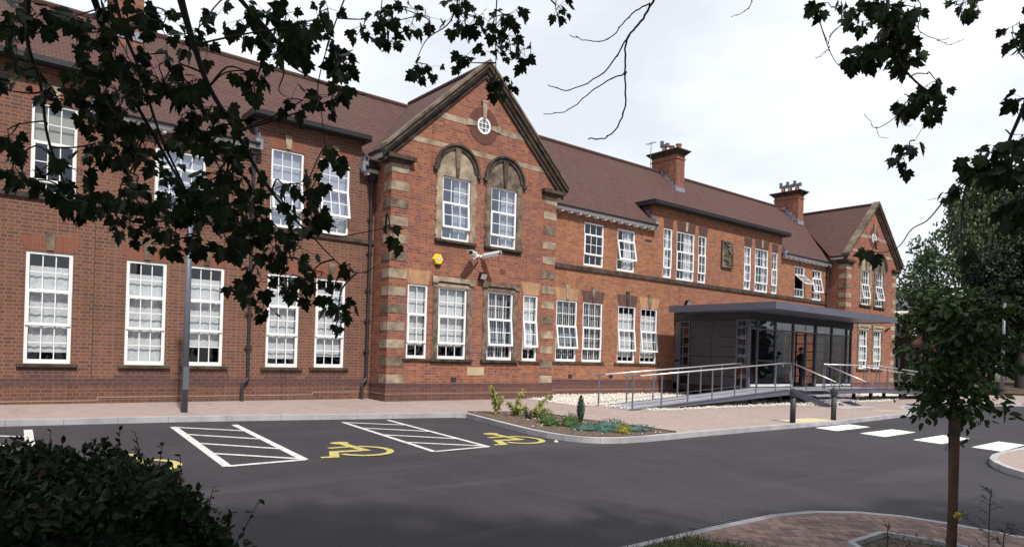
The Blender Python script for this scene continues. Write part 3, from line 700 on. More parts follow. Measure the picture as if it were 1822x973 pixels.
for i, (a, c, d, e) in enumerate(WL):
    window(a, c, d, e, 0, split=(0.345, 0.655), rows=(2, 2, 2), curtain='net', drop=(0.10, 0.03, 0.19, 0.09, 0.12)[i], sill=(0.075, 'stone_dark'), white_sill=0.095, fw=0.072)
    flat_arch((a + c) / 2, c - a, e, e + 0.34, 0, 'arch_brick_dull', e + 0.42, 'stone_sooty')
a, c, d, e = WLX[0]; window(a, c, d, e, 0, split=(0.345, 0.655), rows=(2, 2, 2), curtain='net', sill=(0.075, 'stone_dark'))
for i, (a, c, d, e) in enumerate(WU):
    if i == 1: window(a, c, d, e, 0, cols=4, split=(0.28, 0.72), rows=(1, 2, 1), curtain='half', glass='window_glass_sky')
    elif i in (0, 4): window(a, c, d, e, 0, split=(0.43, 0.86), rows=(2, 2, 1), curtain='blind')
    else: window(a, c, d, e, 0, split=(0.40, 0.77), rows=(2, 2, 2), tilt=(9 if i == 2 else 12), curtain='full', glass='window_glass_sky')
    if i != 1: flat_arch((a + c) / 2, c - a, e, e + 0.32, 0, 'arch_brick_dull', e + 0.40)
gs = random.Random(4)
for a, c, d, e in WL:                                             # darker patched courses under each sill
    b = MB()
    for k in range(3):
        z0 = 0.5775 + k * 0.0825
        b.box(a - gs.uniform(-.05, .28), c + gs.uniform(-.1, .22), -0.0025, 0.01, z0, z0 + 0.0825) if k < 2 or gs.random() < .5 else None
    b.build('stained_course', 'brick_stained', school)
# ---- right wing wall
b = MB(); HR = hole(RL + RU + RT_)
for x0, x1, zt in ((16.15, 22.45, 6.93), (22.45, 32.42, 7.76), (32.42, 37.2, 6.93)):
    wallpanel(b, x0, x1, 0.49, zt, HR, 0.0)
    wallpanel(b, x0, x1, -0.25, 0.49, [], 0.0)
for xs in (22.45, 32.42): b.poly([(xs, 0, 6.8), (xs, 1.3, 6.8), (xs, 1.3, 7.76), (xs, 0, 7.76)])
b.build('front_wall', 'brick_orange', school, label='orange-red brick wall with thin joints')
b = MB(); b.box(16.155, 24.0, -0.04, 0.02, -0.25, 0.405); b.build('plinth', 'brick_plinth', school)
b = MB(); b.box(16.155, 24.0, -0.045, 0.02, 0.408, 0.49); b.box(16.155, 24.0, -0.006, 0.02, 0.49, 0.575); b.build('plinth_course', 'brick_blue', school)
b = MB(); b.box(16.155, 24.0, -0.046, -0.03, 0.19, 0.202); b.build('damp_course', 'cream_block', school)
b = MB(); b.box(16.155, 37.195, -0.065, 0.02, 4.66, 4.77); b.box(16.155, 37.195, -0.035, 0.02, 4.77, 4.815); b.build('string_course', 'stone_dark', school)
for i, (a, c, d, e) in enumerate(RL):
    window(a, c, d, e, 0, split=(0.42, 0.785), rows=(2, 2, 1), tilt=(9, 0, 6, 8)[i], curtain=('slats', 'slats', 'net', 'net')[i], drop=0.10, white_sill=0.09)
    flat_arch((a + c) / 2, c - a, e, e + 0.44, 0, ('arch_brick_pale', 'arch_brick_sooty', 'arch_brick_sooty', 'arch_brick_pale')[i], e + 0.58, ('stone', 'stone_sooty', 'stone_dark', 'stone_sooty')[i], splay=0.11)
for x0, x1 in ((17.05, 19.78), (20.36, 23.05)):
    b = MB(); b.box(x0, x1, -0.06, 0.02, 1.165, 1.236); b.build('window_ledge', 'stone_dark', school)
for i, (a, c, d, e) in enumerate(RU):
    window(a, c, d, e, 0, split=(0.27, 0.735), rows=(1, 2, 1), tilt=(0, 11, 48, 12)[i], curtain=(None, 'right', None, 'right')[i], white_sill=0.075)
    k = MB(); keystone(k, (a + c) / 2, e + 0.01, 6.72 if i < 2 else 6.70, 0.11, 0.13, 0, 0.03); k.build('keystone', 'stone_sooty', school)
for i, (a, c, d, e) in enumerate(RT_):
    wide = i in (1, 4)
    window(a, c, d, e, 0, cols=4 if wide else 2, split=(0.41, 0.80), rows=(2, 2, 1), curtain=('right', 'right', 'side', 'right', 'side', 'side')[i], white_sill=0.07)
    flat_arch((a + c) / 2, c - a - 0.03, e + 0.005, e + 0.40, 0, 'arch_tile_brown', e + 0.44 if wide else None, 'stone', splay=0.06)
# carved stone panel
b = MB(); x0, x1, z0, z1 = 27.24, 28.14, 5.70, 6.92
b.box(x0, x1, -0.05, 0.02, z0, z1)
for q in ((x0, x0 + 0.09, z0, z1), (x1 - 0.09, x1, z0, z1), (x0 + 0.09, x1 - 0.09, z0, z0 + 0.09), (x0 + 0.09, x1 - 0.09, z1 - 0.09, z1)): b.box(q[0], q[1], -0.10, -0.045, q[2], q[3], 1)
g = random.Random(5)
for k in range(60):                                             # carved foliage relief
    x, z, r = g.uniform(x0 + 0.14, x1 - 0.14), g.uniform(z0 + 0.14, z1 - 0.14), g.uniform(0.03, 0.08)
    t = g.uniform(0, PI); y = -0.05 - g.uniform(0.012, 0.045)
    b.prism_y([(x + r * math.cos(t + q) * (1.6 if q % 2 < 1 else 0.7), z + r * math.sin(t + q)) for q in (0, 1.05, 2.09, 3.14, 4.19, 5.24)], y, -0.049, 1)
b.build('carved_panel', ['stone_dark', 'stone_coping'], school)
# ---- air bricks and small vents
for x, z, Y, s_ in ((12.10, 0.60, -1.0, 0.11), (13.88, 4.08, -1.0, 0.10), (18.0, 0.68, 0, 0.11), (20.2, 0.7, 0, 0.11)):
    b = MB(); b.box(x - s_, x + s_, Y - 0.004, Y + 0.02, z - 0.075, z + 0.075); b.build('air_brick', 'cast_iron' if z < 1 else 'ring_brick', school)
b = MB(); b.box(22.0, 22.38, -0.02, 0.02, 6.22, 6.29); b.build('air_brick', 'cast_iron', school)

# ---- the two gabled bays
def gable(xc, hw, lower_windows, upper, Y=-1.0, key='stone', round_z=8.58, sides=True, narrow=True):
    xl, xr = xc - hw, xc + hw
    zap = 10.40; slope = 0.945; zc = zap - slope * hw          # brick edge of the gable
    b = MB()
    wallpanel(b, xl, xr, 0.49, 6.85, lower_windows + upper, Y, 0)
    wallpanel(b, xl, xr, -0.25, 0.49, [], Y, 0)
    b.poly([(xl, Y, 6.85), (xr, Y, 6.85), (xr, Y, zc), (xc, Y, zap), (xl, Y, zc)])
    for xs in (xl, xr): b.poly([(xs, Y, -0.25), (xs, 0.02, -0.25), (xs, 0.02, zc), (xs, Y, zc)])
    b.build('gable_wall', 'brick_red', school)
    b = MB(); b.box(xl - 0.035, xr + 0.035, Y - 0.04, -0.002, -0.25, 0.405); b.build('plinth', 'brick_plinth', school)
    b = MB(); b.box(xl - 0.04, xr + 0.04, Y - 0.045, -0.002, 0.408, 0.49); b.build('plinth_course', 'brick_blue', school)
    b = MB(); b.box(xl - 0.042, xr + 0.042, Y - 0.046, -0.05, 0.19, 0.20); b.build('damp_course', 'cream_block', school)
    # quoins
    for sgn, xe in ((1, xl), (-1, xr)):
        b = MB()
        for k in range(13):
            z0 = 0.50 + 0.505 * k
            if z0 > 6.6: break
            long = 0.56
            xo = xe - sgn * 0.014
            b.box(xo, xe + sgn * long, Y - 0.014, Y + 0.42, z0, z0 + 0.25, k % 3 == 1)
        b.build('quoin_stones', ['stone', 'stone_sooty'], school)
    # stone bands across the gable
    b = MB()
    h = lambda z: (zap - z) / slope
    z0, z1 = 7.585, 7.735
    b.prism_y([(xc - h(z0), z0), (xc + h(z0), z0), (xc + h(z1), z1), (xc - h(z1), z1)], Y - 0.008, Y + 0.02)
    z0, z1 = 8.46, 8.64
    b.prism_y([(xc - h(z0), z0), (xc - 0.53, z0), (xc - 0.53, z1), (xc - h(z1), z1)], Y - 0.008, Y + 0.02)
    b.prism_y([(xc + 0.53, z0), (xc + h(z0), z0), (xc + h(z1), z1), (xc + 0.53, z1)], Y - 0.008, Y + 0.02)
    b.build('stone_band', 'stone', school)
    # round window with brick ring and wedge stones
    b = MB(); b.ring_y(xc, round_z, 0.255, 0.575, 0, 2 * PI, Y - 0.014, Y + 0.02, 40); b.build('brick_ring', 'ring_brick', school)
    b = MB()
    for a in (0, PI): b.prism_y([(xc + math.cos(a) * 0.25, round_z - math.cos(a) * 0.055), (xc + math.cos(a) * 0.66, round_z - math.cos(a) * 0.115), (xc + math.cos(a) * 0.66, round_z + math.cos(a) * 0.115), (xc + math.cos(a) * 0.25, round_z + math.cos(a) * 0.055)], Y - 0.035, Y + 0.02)
    keystone(b, xc, round_z + 0.24, round_z + 0.72, 0.11, 0.19, Y, 0.06); keystone(b, xc, round_z + 0.72, round_z + 0.78, 0.24, 0.24, Y, 0.07)
    b.build('wedge_stone', 'stone', school)
    b = MB(); b.ring_y(xc, round_z, 0.20, 0.262, 0, 2 * PI, Y - 0.03, Y + 0.0, 32)
    for k in (-1, 1): b.box(xc + k * 0.075 - 0.012, xc + k * 0.075 + 0.012, Y - 0.02, Y - 0.006, round_z - 0.19, round_z + 0.19); b.box(xc - 0.19, xc + 0.19, Y - 0.024, Y - 0.010, round_z + k * 0.075 - 0.012, round_z + k * 0.075 + 0.012)
    w = b.build('round_window', 'white_paint', school)
    b = MB(); b.prism_y([(xc + 0.21 * math.cos(t * PI / 12), round_z + 0.21 * math.sin(t * PI / 12)) for t in range(24)], Y - 0.006, Y - 0.002); b.build('backing', 'room_dark', w)
    b = MB(); b.poly([(xc + 0.21 * math.cos(t * PI / 12), Y - 0.009, round_z + 0.21 * math.sin(t * PI / 12)) for t in range(24)]); b.build('pane', 'window_glass', w)
    # arched surrounds of the upper pair
    for i, (a, c, d, e) in enumerate(upper):
        xm = (a + c) / 2; R = 0.70; zs = 6.98
        b = MB()
        b.box(a - 0.20, a - 0.002, Y - 0.03, Y + 0.10, d, zs); b.box(c + 0.002, c + 0.20, Y - 0.03, Y + 0.10, d, zs)   # jambs
        for k in range(5):                                                                   # blocked jamb stones
            zz = d + 0.12 + k * 0.44; b.box(a - 0.235, a - 0.19, Y - 0.036, Y + 0.05, zz, zz + 0.2); b.box(c + 0.19, c + 0.235, Y - 0.036, Y + 0.05, zz, zz + 0.2)
        b.box(a - 0.002, c + 0.002, Y - 0.02, Y + 0.10, e + 0.002, zs)
        arc = [(xm + R * math.cos(t * PI / 18), zs + R * math.sin(t * PI / 18)) for t in range(19)]
        b.prism_y(arc, Y - 0.010, Y + 0.02)
        b.build('arch_surround', 'stone_sooty' if i else 'stone', school)
        b = MB()
        b.ring_y(xm, zs, R - 0.06, R + 0.05, 0, PI, Y - 0.055, Y - 0.01, 22); b.ring_y(xm, zs, R + 0.05, R + 0.115, 0, PI, Y - 0.10, Y - 0.0, 22)
        for s_ in (-1, 1): b.box(xm + s_ * (R + 0.02), xm + s_ * (R + 0.17), Y - 0.11, Y, zs - 0.10, zs - 0.002)
        b.build('hood_mould', 'stone_dark', school)
        b = MB(); keystone(b, xm, e + 0.05, zs + R - 0.02, 0.10, 0.21, Y, 0.07); b.build('keystone', 'stone_dark' if i else 'stone_sooty', school)
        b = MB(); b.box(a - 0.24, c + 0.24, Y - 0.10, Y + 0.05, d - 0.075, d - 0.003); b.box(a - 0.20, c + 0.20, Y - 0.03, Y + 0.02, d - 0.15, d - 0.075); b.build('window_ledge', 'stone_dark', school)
    # kneelers under the coping
    for sgn, xe in ((1, xl), (-1, xr)):
        b = MB(); b.box(xe - sgn * 0.12, xe + sgn * 0.62, Y - 0.10, Y + 0.45, 6.86, 6.93); b.box(xe - sgn * 0.20, xe + sgn * 0.70, Y - 0.19, Y + 0.5, 6.93, 7.04)
        b.build('kneeler', 'stone_dark', school)
    # raking coping in three mouldings
    L = hw + 0.34
    for sgn in (-1, 1):
        b = MB()
        P = lambda dx, dz: (xc + sgn * dx, zap + dz)
        def band(o0, o1, y0, y1, mi, x_in=0.0, x_out=L):
            pts = [P(x_in, o1 - slope * x_in), P(x_in, o0 - slope * x_in), P(x_out, o0 - slope * x_out), P(x_out, o1 - slope * x_out)]
            if sgn > 0: pts = [pts[0], pts[1], pts[2], pts[3]]
            else: pts = pts[::-1]
            b.prism_y(pts, y0, y1, mi)
        band(-0.30, -0.14, Y - 0.07, Y + 0.04, 1, 0.0, L - 0.06)
        band(-0.14, -0.02, Y - 0.14, Y + 0.04, 0, 0.0, L - 0.03)
        band(-0.02, 0.12, Y - 0.23, Y + 0.06, 1)
        band(0.12, 0.22, Y - 0.27, Y + 0.10, 0)
        b.build('gable_coping', ['stone_coping', 'stone_dark'], school)
    # roof of the bay, side eaves with white boards
    b = MB(); ye = 3.75; zr = zap + 0.06
    for sgn in (-1, 1):
        xe = xc + sgn * (hw + 0.30); ze = zr - slope * (hw + 0.30)
        q = [(xc, Y + 0.02, zr), (xc, ye, zr), (xe, ye if False else 0.3, ze), (xe, Y + 0.02, ze)]
        # valley: the bay roof dies into the main roof
        q = [(xc, Y + 0.02, zr), (xe, Y + 0.02, ze), (xe, -0.2, ze), (xc, ye, zr)]
        if sgn > 0: q = q[::-1]
        b.poly(q); b.poly([(x, y, z - 0.05) for x, y, z in q[::-1]])
    b.build('bay_roof', 'roof_tile', school)
    b = MB(); b.tube([(xc, Y + 0.0, zr + 0.02), (xc, ye - 0.1, zr + 0.02)], 0.09, 8); b.build('ridge_tiles', 'roof_tile', school)
    for sgn in (-1, 1):
        xe = xc + sgn * (hw + 0.26); ze = zr - slope * (hw + 0.30)
        b = MB(); b.box(xe - 0.02, xe + 0.02, Y + 0.03, -0.25, ze - 0.17, ze - 0.04); b.box(min(xe, xc + sgn * hw), max(xe, xc + sgn * hw), Y + 0.03, -0.25, ze - 0.19, ze - 0.17)
        b.build('eaves_board', 'white_paint', school)
        xe = xc + sgn * (hw + 0.34)
        b = MB(); b.tube([(xe, Y + 0.05, ze - 0.05), (xe, -0.25, ze - 0.05)], 0.055, 8); b.build('gutter', 'black_fascia', school)

BU = [(11.49, 12.525, 4.84, 6.765), (13.335, 14.395, 4.84, 6.765)]
BLW = [(10.40, 11.085, 1.23, 3.415), (11.465, 12.51, 1.235, 3.41), (13.325, 14.36, 1.24, 3.42), (14.80, 15.44, 1.23, 3.425)]
gable(12.96, 3.19, BLW, BU)
for i, (a, c, d, e) in enumerate(BU): window(a, c, d, e, -1.0, split=(0.405, 0.80), rows=(2, 2, 1), tilt=(4, 0)[i], curtain='right', white_sill=0.075, glass='window_glass_sky')
for i, (a, c, d, e) in enumerate(BLW):
    mid = i in (1, 2)
    window(a, c, d, e, -1.0, cols=3 if mid else 2, split=(0.40, 0.785), rows=(2, 2, 1), tilt=(0, 0, 6, 7)[i], curtain=('half', 'half', 'slats', 'half')[i], white_sill=0.09, sill=None if mid else (0.05, 'stone_dark'))
def stone_window(a, c, d, e, Y, m1='stone_sooty', m2='stone'):
    b = MB()
    b.box(a - 0.19, a - 0.002, Y - 0.025, Y + 0.10, d, e); b.box(c + 0.002, c + 0.19, Y - 0.025, Y + 0.10, d, e)
    b.build('stone_jamb', m1, school)
    b = MB(); b.box(a - 0.20, c + 0.20, Y - 0.028, Y + 0.10, e + 0.002, e + 0.10)
    b.prism_y([(a - 0.24, e + 0.10), (a - 0.08, e + 0.10), (a - 0.02, e + 0.16), (c + 0.02, e + 0.16), (c + 0.08, e + 0.10), (c + 0.24, e + 0.10), (c + 0.26, e + 0.30), (a - 0.26, e + 0.30)], Y - 0.075, Y + 0.02)
    b.build('stone_lintel', m2, school)
    b = MB(); b.box(a - 0.24, c + 0.24, Y - 0.09, Y + 0.03, d - 0.08, d - 0.003); b.box(a - 0.2, c + 0.2, Y - 0.03, Y + 0.02, d - 0.13, d - 0.08); b.build('window_ledge', 'stone_dark', school)
stone_window(*BLW[1], -1.0, 'stone_sooty', 'stone'); stone_window(*BLW[2], -1.0, 'stone_sooty', 'stone_sooty')
for i in (0, 3):
    a, c, d, e = BLW[i]; flat_arch((a + c) / 2, c - a, e, e + 0.42, -1.0, 'arch_brick_pale', None, splay=0.12)
b = MB(); b.box(12.60, 13.25, -1.012, -0.98, 0.74, 1.00); b.build('foundation_stone', 'cream_block', school)

GU = [(38.95, 39.88, 4.77, 6.67), (40.66, 41.59, 4.76, 6.68)]
GLW = [(38.84, 39.84, 1.235, 3.40), (40.60, 41.57, 1.24, 3.40)]
gable(40.28, 3.08, GLW, GU)
for i, (a, c, d, e) in enumerate(GU): window(a, c, d, e, -1.0, split=(0.40, 0.80), rows=(2, 2, 1), tilt=(10, 12)[i], curtain='side', white_sill=0.075)
for i, (a, c, d, e) in enumerate(GLW):
    window(a, c, d, e, -1.0, split=(0.41, 0.79), rows=(2, 2, 1), curtain='net', drop=0.05, white_sill=0.09); stone_window(a, c, d, e, -1.0, 'stone_sooty', 'stone')
    k = MB(); keystone(k, (a + c) / 2, e + 0.36, e + 0.62, 0.30, 0.42, -1.0, 0.03); k.build('keystone', 'stone', school)

# ---- main roofs
def main_roof(x0, x1, ze, zr, ye=-0.26, yr=3.5, xr0=None, notches=()):
    """tiled roof; notches (x0, x1, z) leave the eaves open where a brick dormer rises"""
    b = MB(); sl = (zr - ze) / (yr - ye)
    left = lambda y: x0 if xr0 is None else x0 + (xr0 - x0) * (y - ye) / (yr - ye)
    yn = 0.62
    zf = lambda y: ze + (y - ye) * sl
    cuts = [left(ye)]
    for n0, n1 in notches: cuts += [n0, n1]
    cuts.append(x1)
    for off in (0, -0.05):
        for k in range(0, len(cuts), 2):
            l0, l1 = (left(ye), left(yn)) if k == 0 else (cuts[k], cuts[k])
            P = [(l0, ye, zf(ye) + off), (cuts[k + 1], ye, zf(ye) + off), (cuts[k + 1], yn, zf(yn) + off), (l1, yn, zf(yn) + off)]
            b.poly(P if off == 0 else P[::-1])
            if off == 0: b.poly([(cuts[k], ye, ze - 0.05), (cuts[k + 1], ye, ze - 0.05), (cuts[k + 1], ye, ze), (cuts[k], ye, ze)])
        P = [(left(yn), yn, zf(yn) + off), (x1, yn, zf(yn) + off), (x1, yr, zr + off), (left(yr), yr, zr + off)]
        b.poly(P if off == 0 else P[::-1])
    xr = left(yr)
    b.poly([(x1, 7.4, ze), (xr, 7.4, ze), (xr, yr, zr), (x1, yr, zr)])
    b.build('roof', 'roof_tile', school)
    b = MB(); b.tube([(xr, yr, zr + 0.015), (x1, yr, zr + 0.015)], 0.09, 8); b.build('ridge_tiles', 'roof_tile', school)
main_roof(-7.3, 13.2, 6.765, 10.28, notches=((-2.42, 2.48), (6.26, 9.32)))
main_roof(16.0, 37.6, 6.90, 10.59, xr0=13.4, notches=((22.43, 32.44),))
main_roof(37.6, 43.6, 6.90, 10.45)
b = MB()
b.box(-7, 43.3, 7.0, 7.1, -0.3, 6.95); b.box(43.25, 43.36, 0.02, 7.0, -0.3, 6.95); b.build('rear_wall', 'brick_orange', school)
b = MB(); b.box(-6.9, 9.7, 2.2, 2.3, 0, 6.7); b.box(9.9, 43.2, 2.21, 2.31, 0, 6.7); b.box(-6.9, 43.2, 0.13, 2.2, 3.75, 3.9); b.box(-6.9, 43.2, 0.13, 2.2, 6.86, 6.9); b.box(-6.9, 43.2, 0.13, 2.2, -0.2, -0.1)
for xs in (2.9, 6.1, 9.74, 14.0, 16.2, 20.05, 23.4, 27.5, 33.0, 37.3, 40.2): b.box(xs - 0.03, xs + 0.03, 0.13, 2.2, -0.1, 3.74); b.box(xs - 0.03, xs + 0.03, 0.13, 2.2, 3.92, 6.85)
for x0, x1 in ((10.0, 16.0), (37.4, 43.2)): b.box(x0, x1, -0.85, 0.12, 3.8, 3.88); b.box(x0, x1, -0.85, 0.12, 6.88, 6.92)
b.build('room_partition', 'room_dark', school)

def eaves(x0, x1, zt, h=0.10, bracket=0.455):
    b = MB(); b.box(x0, x1, -0.23, -0.19, zt - h, zt); b.box(x0, x1, -0.19, 0.0, zt - h, zt - h + 0.02)
    n = int((x1 - x0) / bracket)
    for k in range(n + 1):
        x = x0 + 0.12 + k * bracket
        if x > x1 - 0.03: break
        b.box(x - 0.04, x + 0.04, -0.205, -0.0, zt - h - 0.075, zt - h - 0.001)
    b.build('eaves', 'white_paint', school)
    b = MB()
    b.tube([(x0, -0.285, zt + 0.03), (x1, -0.285, zt + 0.03)], 0.045, 8); b.build('gutter', 'black_fascia', school)
eaves(16.17, 22.44, 6.855); eaves(32.44, 37.15, 6.855); eaves(2.50, 6.26, 6.72); eaves(9.32, 9.75, 6.72); eaves(-6.9, -2.45, 6.72)
# flat-topped dormer roofs with black fascias
for x0, x1, zt, wall_top, tw in ((6.05, 9.48, 7.66, 7.50, 0.17), (-2.6, 2.62, 7.66, 7.50, 0.17), (22.18, 32.72, 7.94, 7.76, 0.19)):
    b = MB()
    b.box(x0, x1, -0.30, 1.3, zt - tw, zt); b.box(x0 + 0.03, x1 - 0.03, -0.34, -0.30, zt - tw + 0.03, zt - 0.02)
    b.build('dormer_roof', 'black_fascia', school)
    b = MB(); b.box(x0 + 0.12, x1 - 0.12, -0.06, 0.02, wall_top - 0.03, zt - tw - 0.001); b.build('dormer_cornice', 'stone_coping', school)
for xs, zt in ((6.28, 6.765), (9.30, 6.765), (2.46, 6.765), (22.45, 6.90), (32.42, 6.90)):
    b = MB(); sg = -1 if xs in (6.28, 22.45) else 1
    sl = (10.5 - zt) / 3.76
    for k in range(5):
        y0 = -0.2 + k * 0.2; z0 = zt + (y0 + 0.26) * sl
        b.box(xs + sg * 0.003, xs + sg * 0.02, y0, y0 + 0.19, z0 - 0.02, z0 + 0.24)
    b.box(xs + sg * 0.02 - 0.09, xs + sg * 0.02 + 0.09, -0.25, -0.12, zt - 0.15, zt + 0.13)
    b.build('flashing', 'lead', school)

# ---- drainpipes
def drainpipe(x, y, ztop, zb=0.0, hopper=True, kick=True):
    b = MB()
    pts = [(x, y, ztop), (x, y, 0.62)]
    if kick: pts += [(x - 0.02, y - 0.02, 0.56), (x - 0.14, y - 0.05, 0.46), (x - 0.16, y - 0.06, 0.36), (x - 0.16, y - 0.06, zb)]
    else: pts[-1] = (x, y, zb)
    b.tube(pts, 0.045, 8)
    for z in (1.4, 2.3, 3.2, 4.3, 5.3, 6.2):
        if z < ztop - 0.2: b.tube([(x, y, z - 0.04), (x, y, z + 0.04)], 0.062, 8); b.box(x - 0.10, x + 0.10, y + 0.02, y + 0.055, z - 0.015, z + 0.015)
    if hopper: b.box(x - 0.11, x + 0.11, y - 0.08, y + 0.05, ztop, ztop + 0.18)
    b.build('drainpipe', 'cast_iron', school)
drainpipe(6.18, -0.09, 6.5, 0.0); drainpipe(9.62, -0.09, 6.4, 0.0); drainpipe(36.95, -0.09, 6.7, 0.0, kick=False)

# ---- chimneys
def chimney(x0, x1, y0, y1, pots):
    b = MB(); zb = 9.2; zc = 11.10
    b.box(x0, x1, y0, y1, zb, zc); b.box(x0 - 0.035, x1 + 0.035, y0 - 0.035, y1 + 0.035, zc, zc + 0.06); b.box(x0, x1, y0, y1, zc + 0.06, 11.33)
    ch = b.build('chimney', 'brick_red', school)
    b = MB()
    for k in range(4): b.box(x0 - 0.05 - k * 0.055, x1 + 0.05 + k * 0.055, y0 - 0.05 - k * 0.055, y1 + 0.05 + k * 0.055, 11.33 + k * 0.055, 11.33 + (k + 1) * 0.055 - 0.001)
    b.build('chimney_cap', 'stone_dark', ch)
    b = MB(); sl = 0.944
    zr = lambda y: 6.90 + (y + 0.26) * (10.59 - 6.90) / 3.76
    b.box(x0 - 0.03, x1 + 0.03, y0 - 0.03, y0 + 0.03, zr(y0) - 0.08, zr(y0) + 0.16)
    k = y0
    while k < 3.4:
        b.box(x0 - 0.022, x0 + 0.01, k, k + 0.19, zr(k) - 0.03, zr(k) + 0.26); b.box(x1 - 0.01, x1 + 0.022, k, k + 0.19, zr(k) - 0.03, zr(k) + 0.26); k += 0.20
    b.build('flashing', 'lead', ch)
    xm = (x0 + x1) / 2
    for y, kind in pots:
        b = MB(); b.tube([(xm, y, 11.55), (xm, y, 11.62), (xm, y, 11.82)], [0.16, 0.13, 0.115], 10)
        if kind == 'open': b.tube([(xm, y, 11.80), (xm, y, 11.86)], [0.15, 0.15], 10)
        b.build('chimney_pot', 'terracotta', ch)
        if kind == 'cowl':
            b = MB(); b.tube([(xm, y, 11.80), (xm, y, 11.98)], 0.10, 8); b.box(xm - 0.09, xm + 0.09, y - 0.24, y - 0.12, 11.86, 12.05); b.box(xm - 0.08, xm + 0.08, y + 0.10, y + 0.22, 11.9, 12.22); b.box(xm - 0.07, xm + 0.07, y - 0.14, y + 0.14, 11.9, 12.02)
            b.build('chimney_cowl', 'grey_cowl', ch)
    return ch
chimney(27.0, 27.62, 2.45, 3.98, ((3.46, 'cowl'), (3.02, 'open'), (2.6, 'open')))
chimney(38.44, 39.04, 2.53, 4.08, ((3.68, 'cowl'), (3.25, 'cowl'), (2.8, 'cowl')))
chimney(3.30, 3.98, 2.6, 4.0, ((3.3, 'open'), (2.9, 'open')))
# ================================================================== ENTRANCE PORCH
porch = thing('entrance_porch', 'dark grey glazed entrance porch with flat overhanging roof beside the gravel', 'entrance porch', (28.2, -1.8, 0))
X0, X1, YF, FZ, TZ = 24.05, 32.43, -3.60, 0.47, 3.06
CX0, CX1, CYF, CYB = 22.62, 32.60, -5.50, -0.82
b = MB(); b.box(CX0 + 0.03, CX1 - 0.03, CYF + 0.03, CYB, 3.36, 3.57); b.box(CX0, CX1, CYF, CYF + 0.1, 3.33, 3.585); b.box(CX0, CX0 + 0.1, CYF + 0.1, CYB, 3.33, 3.585); b.box(CX1 - 0.1, CX1, CYF + 0.1, CYB, 3.33, 3.585)
b.box(X0 - 0.05, X1 + 0.05, CYB + 0.001, -0.03, 3.40, 3.55)
b.build('canopy_roof', 'anthracite', porch)
b = MB(); b.box(X0 - 0.05, X1 + 0.05, YF - 0.04, YF + 0.12, TZ, 3.355); b.box(X0 - 0.05, X0 + 0.1, YF + 0.12, -0.02, TZ, 3.355); b.box(X1 - 0.1, X1 + 0.05, YF + 0.12, -0.02, TZ, 3.355)
b.box(X0, X0 + 0.1, -3.0, -0.9, 3.1, 3.2)
b.build('roof_beam', 'dark_steel', porch)
b = MB(); b.box(X0, X1, YF, -0.03, 0.20, FZ); b.build('floor_slab', 'dark_steel', porch)
b = MB(); b.box(X0 + 0.04, X1, YF + 0.1, -0.05, 3.27, 3.35); b.build('ceiling', 'anthracite_panel', porch)
MUL = [24.10, 24.61, 25.93, 27.30, 28.32, 29.16, 30.58, 31.96, 32.40]
for k, x in enumerate(MUL):
    if k == 0: continue
    b = MB(); w = 0.05 if k in (0, 5) else 0.032
    if k == 4: b.box(x - w, x + w, YF - 0.02, YF + 0.08, FZ, 2.70)
    else: b.box(x - w, x + w, YF - 0.02, YF + 0.08, FZ, TZ)
    b.build('mullion', 'anthracite', porch)
for x0, x1 in [(MUL[k] + 0.05, MUL[k + 1] - 0.05) for k in (0, 1, 2, 5, 6, 7)] + [(MUL[3] + 0.033, MUL[5] - 0.05)]:
    b = MB(); b.box(x0, x1, YF - 0.01, YF + 0.07, 2.70, 2.76); b.build('transom', 'anthracite', porch)
for x0, x1, zz in ((MUL[6] + 0.033, MUL[7] - 0.033, 1.40), (MUL[1] + 0.033, MUL[2] - 0.033, 1.48), (MUL[5] + 0.05, MUL[6] - 0.033, 1.40)):
    b = MB(); b.box(x0, x1, YF - 0.03, YF + 0.02, zz, zz + 0.03); b.build('guard_rail', 'anthracite', porch)
b = MB()
for k in (0, 1, 2, 5, 6, 7): b.box(MUL[k] + 0.05, MUL[k + 1] - 0.05, YF - 0.03, YF + 0.07, FZ + 0.001, FZ + 0.09)
b.build('threshold', 'offwhite_paint', porch)
for k in range(len(MUL) - 1):
    b = MB(); 
    if k not in (3, 4):
        b.poly([(MUL[k] + 0.03, YF + 0.03, FZ + 0.09), (MUL[k + 1] - 0.03, YF + 0.03, FZ + 0.09), (MUL[k + 1] - 0.03, YF + 0.03, 2.70), (MUL[k] + 0.03, YF + 0.03, 2.70)])
        b.build('glass_panel', 'porch_glass', porch)
    b = MB(); b.poly([(MUL[k] + 0.03, YF + 0.035, 2.76), (MUL[k + 1] - 0.03, YF + 0.035, 2.76), (MUL[k + 1] - 0.03, YF + 0.035, TZ), (MUL[k] + 0.03, YF + 0.035, TZ)])
    b.build('transom_light', 'transom_glass', porch)
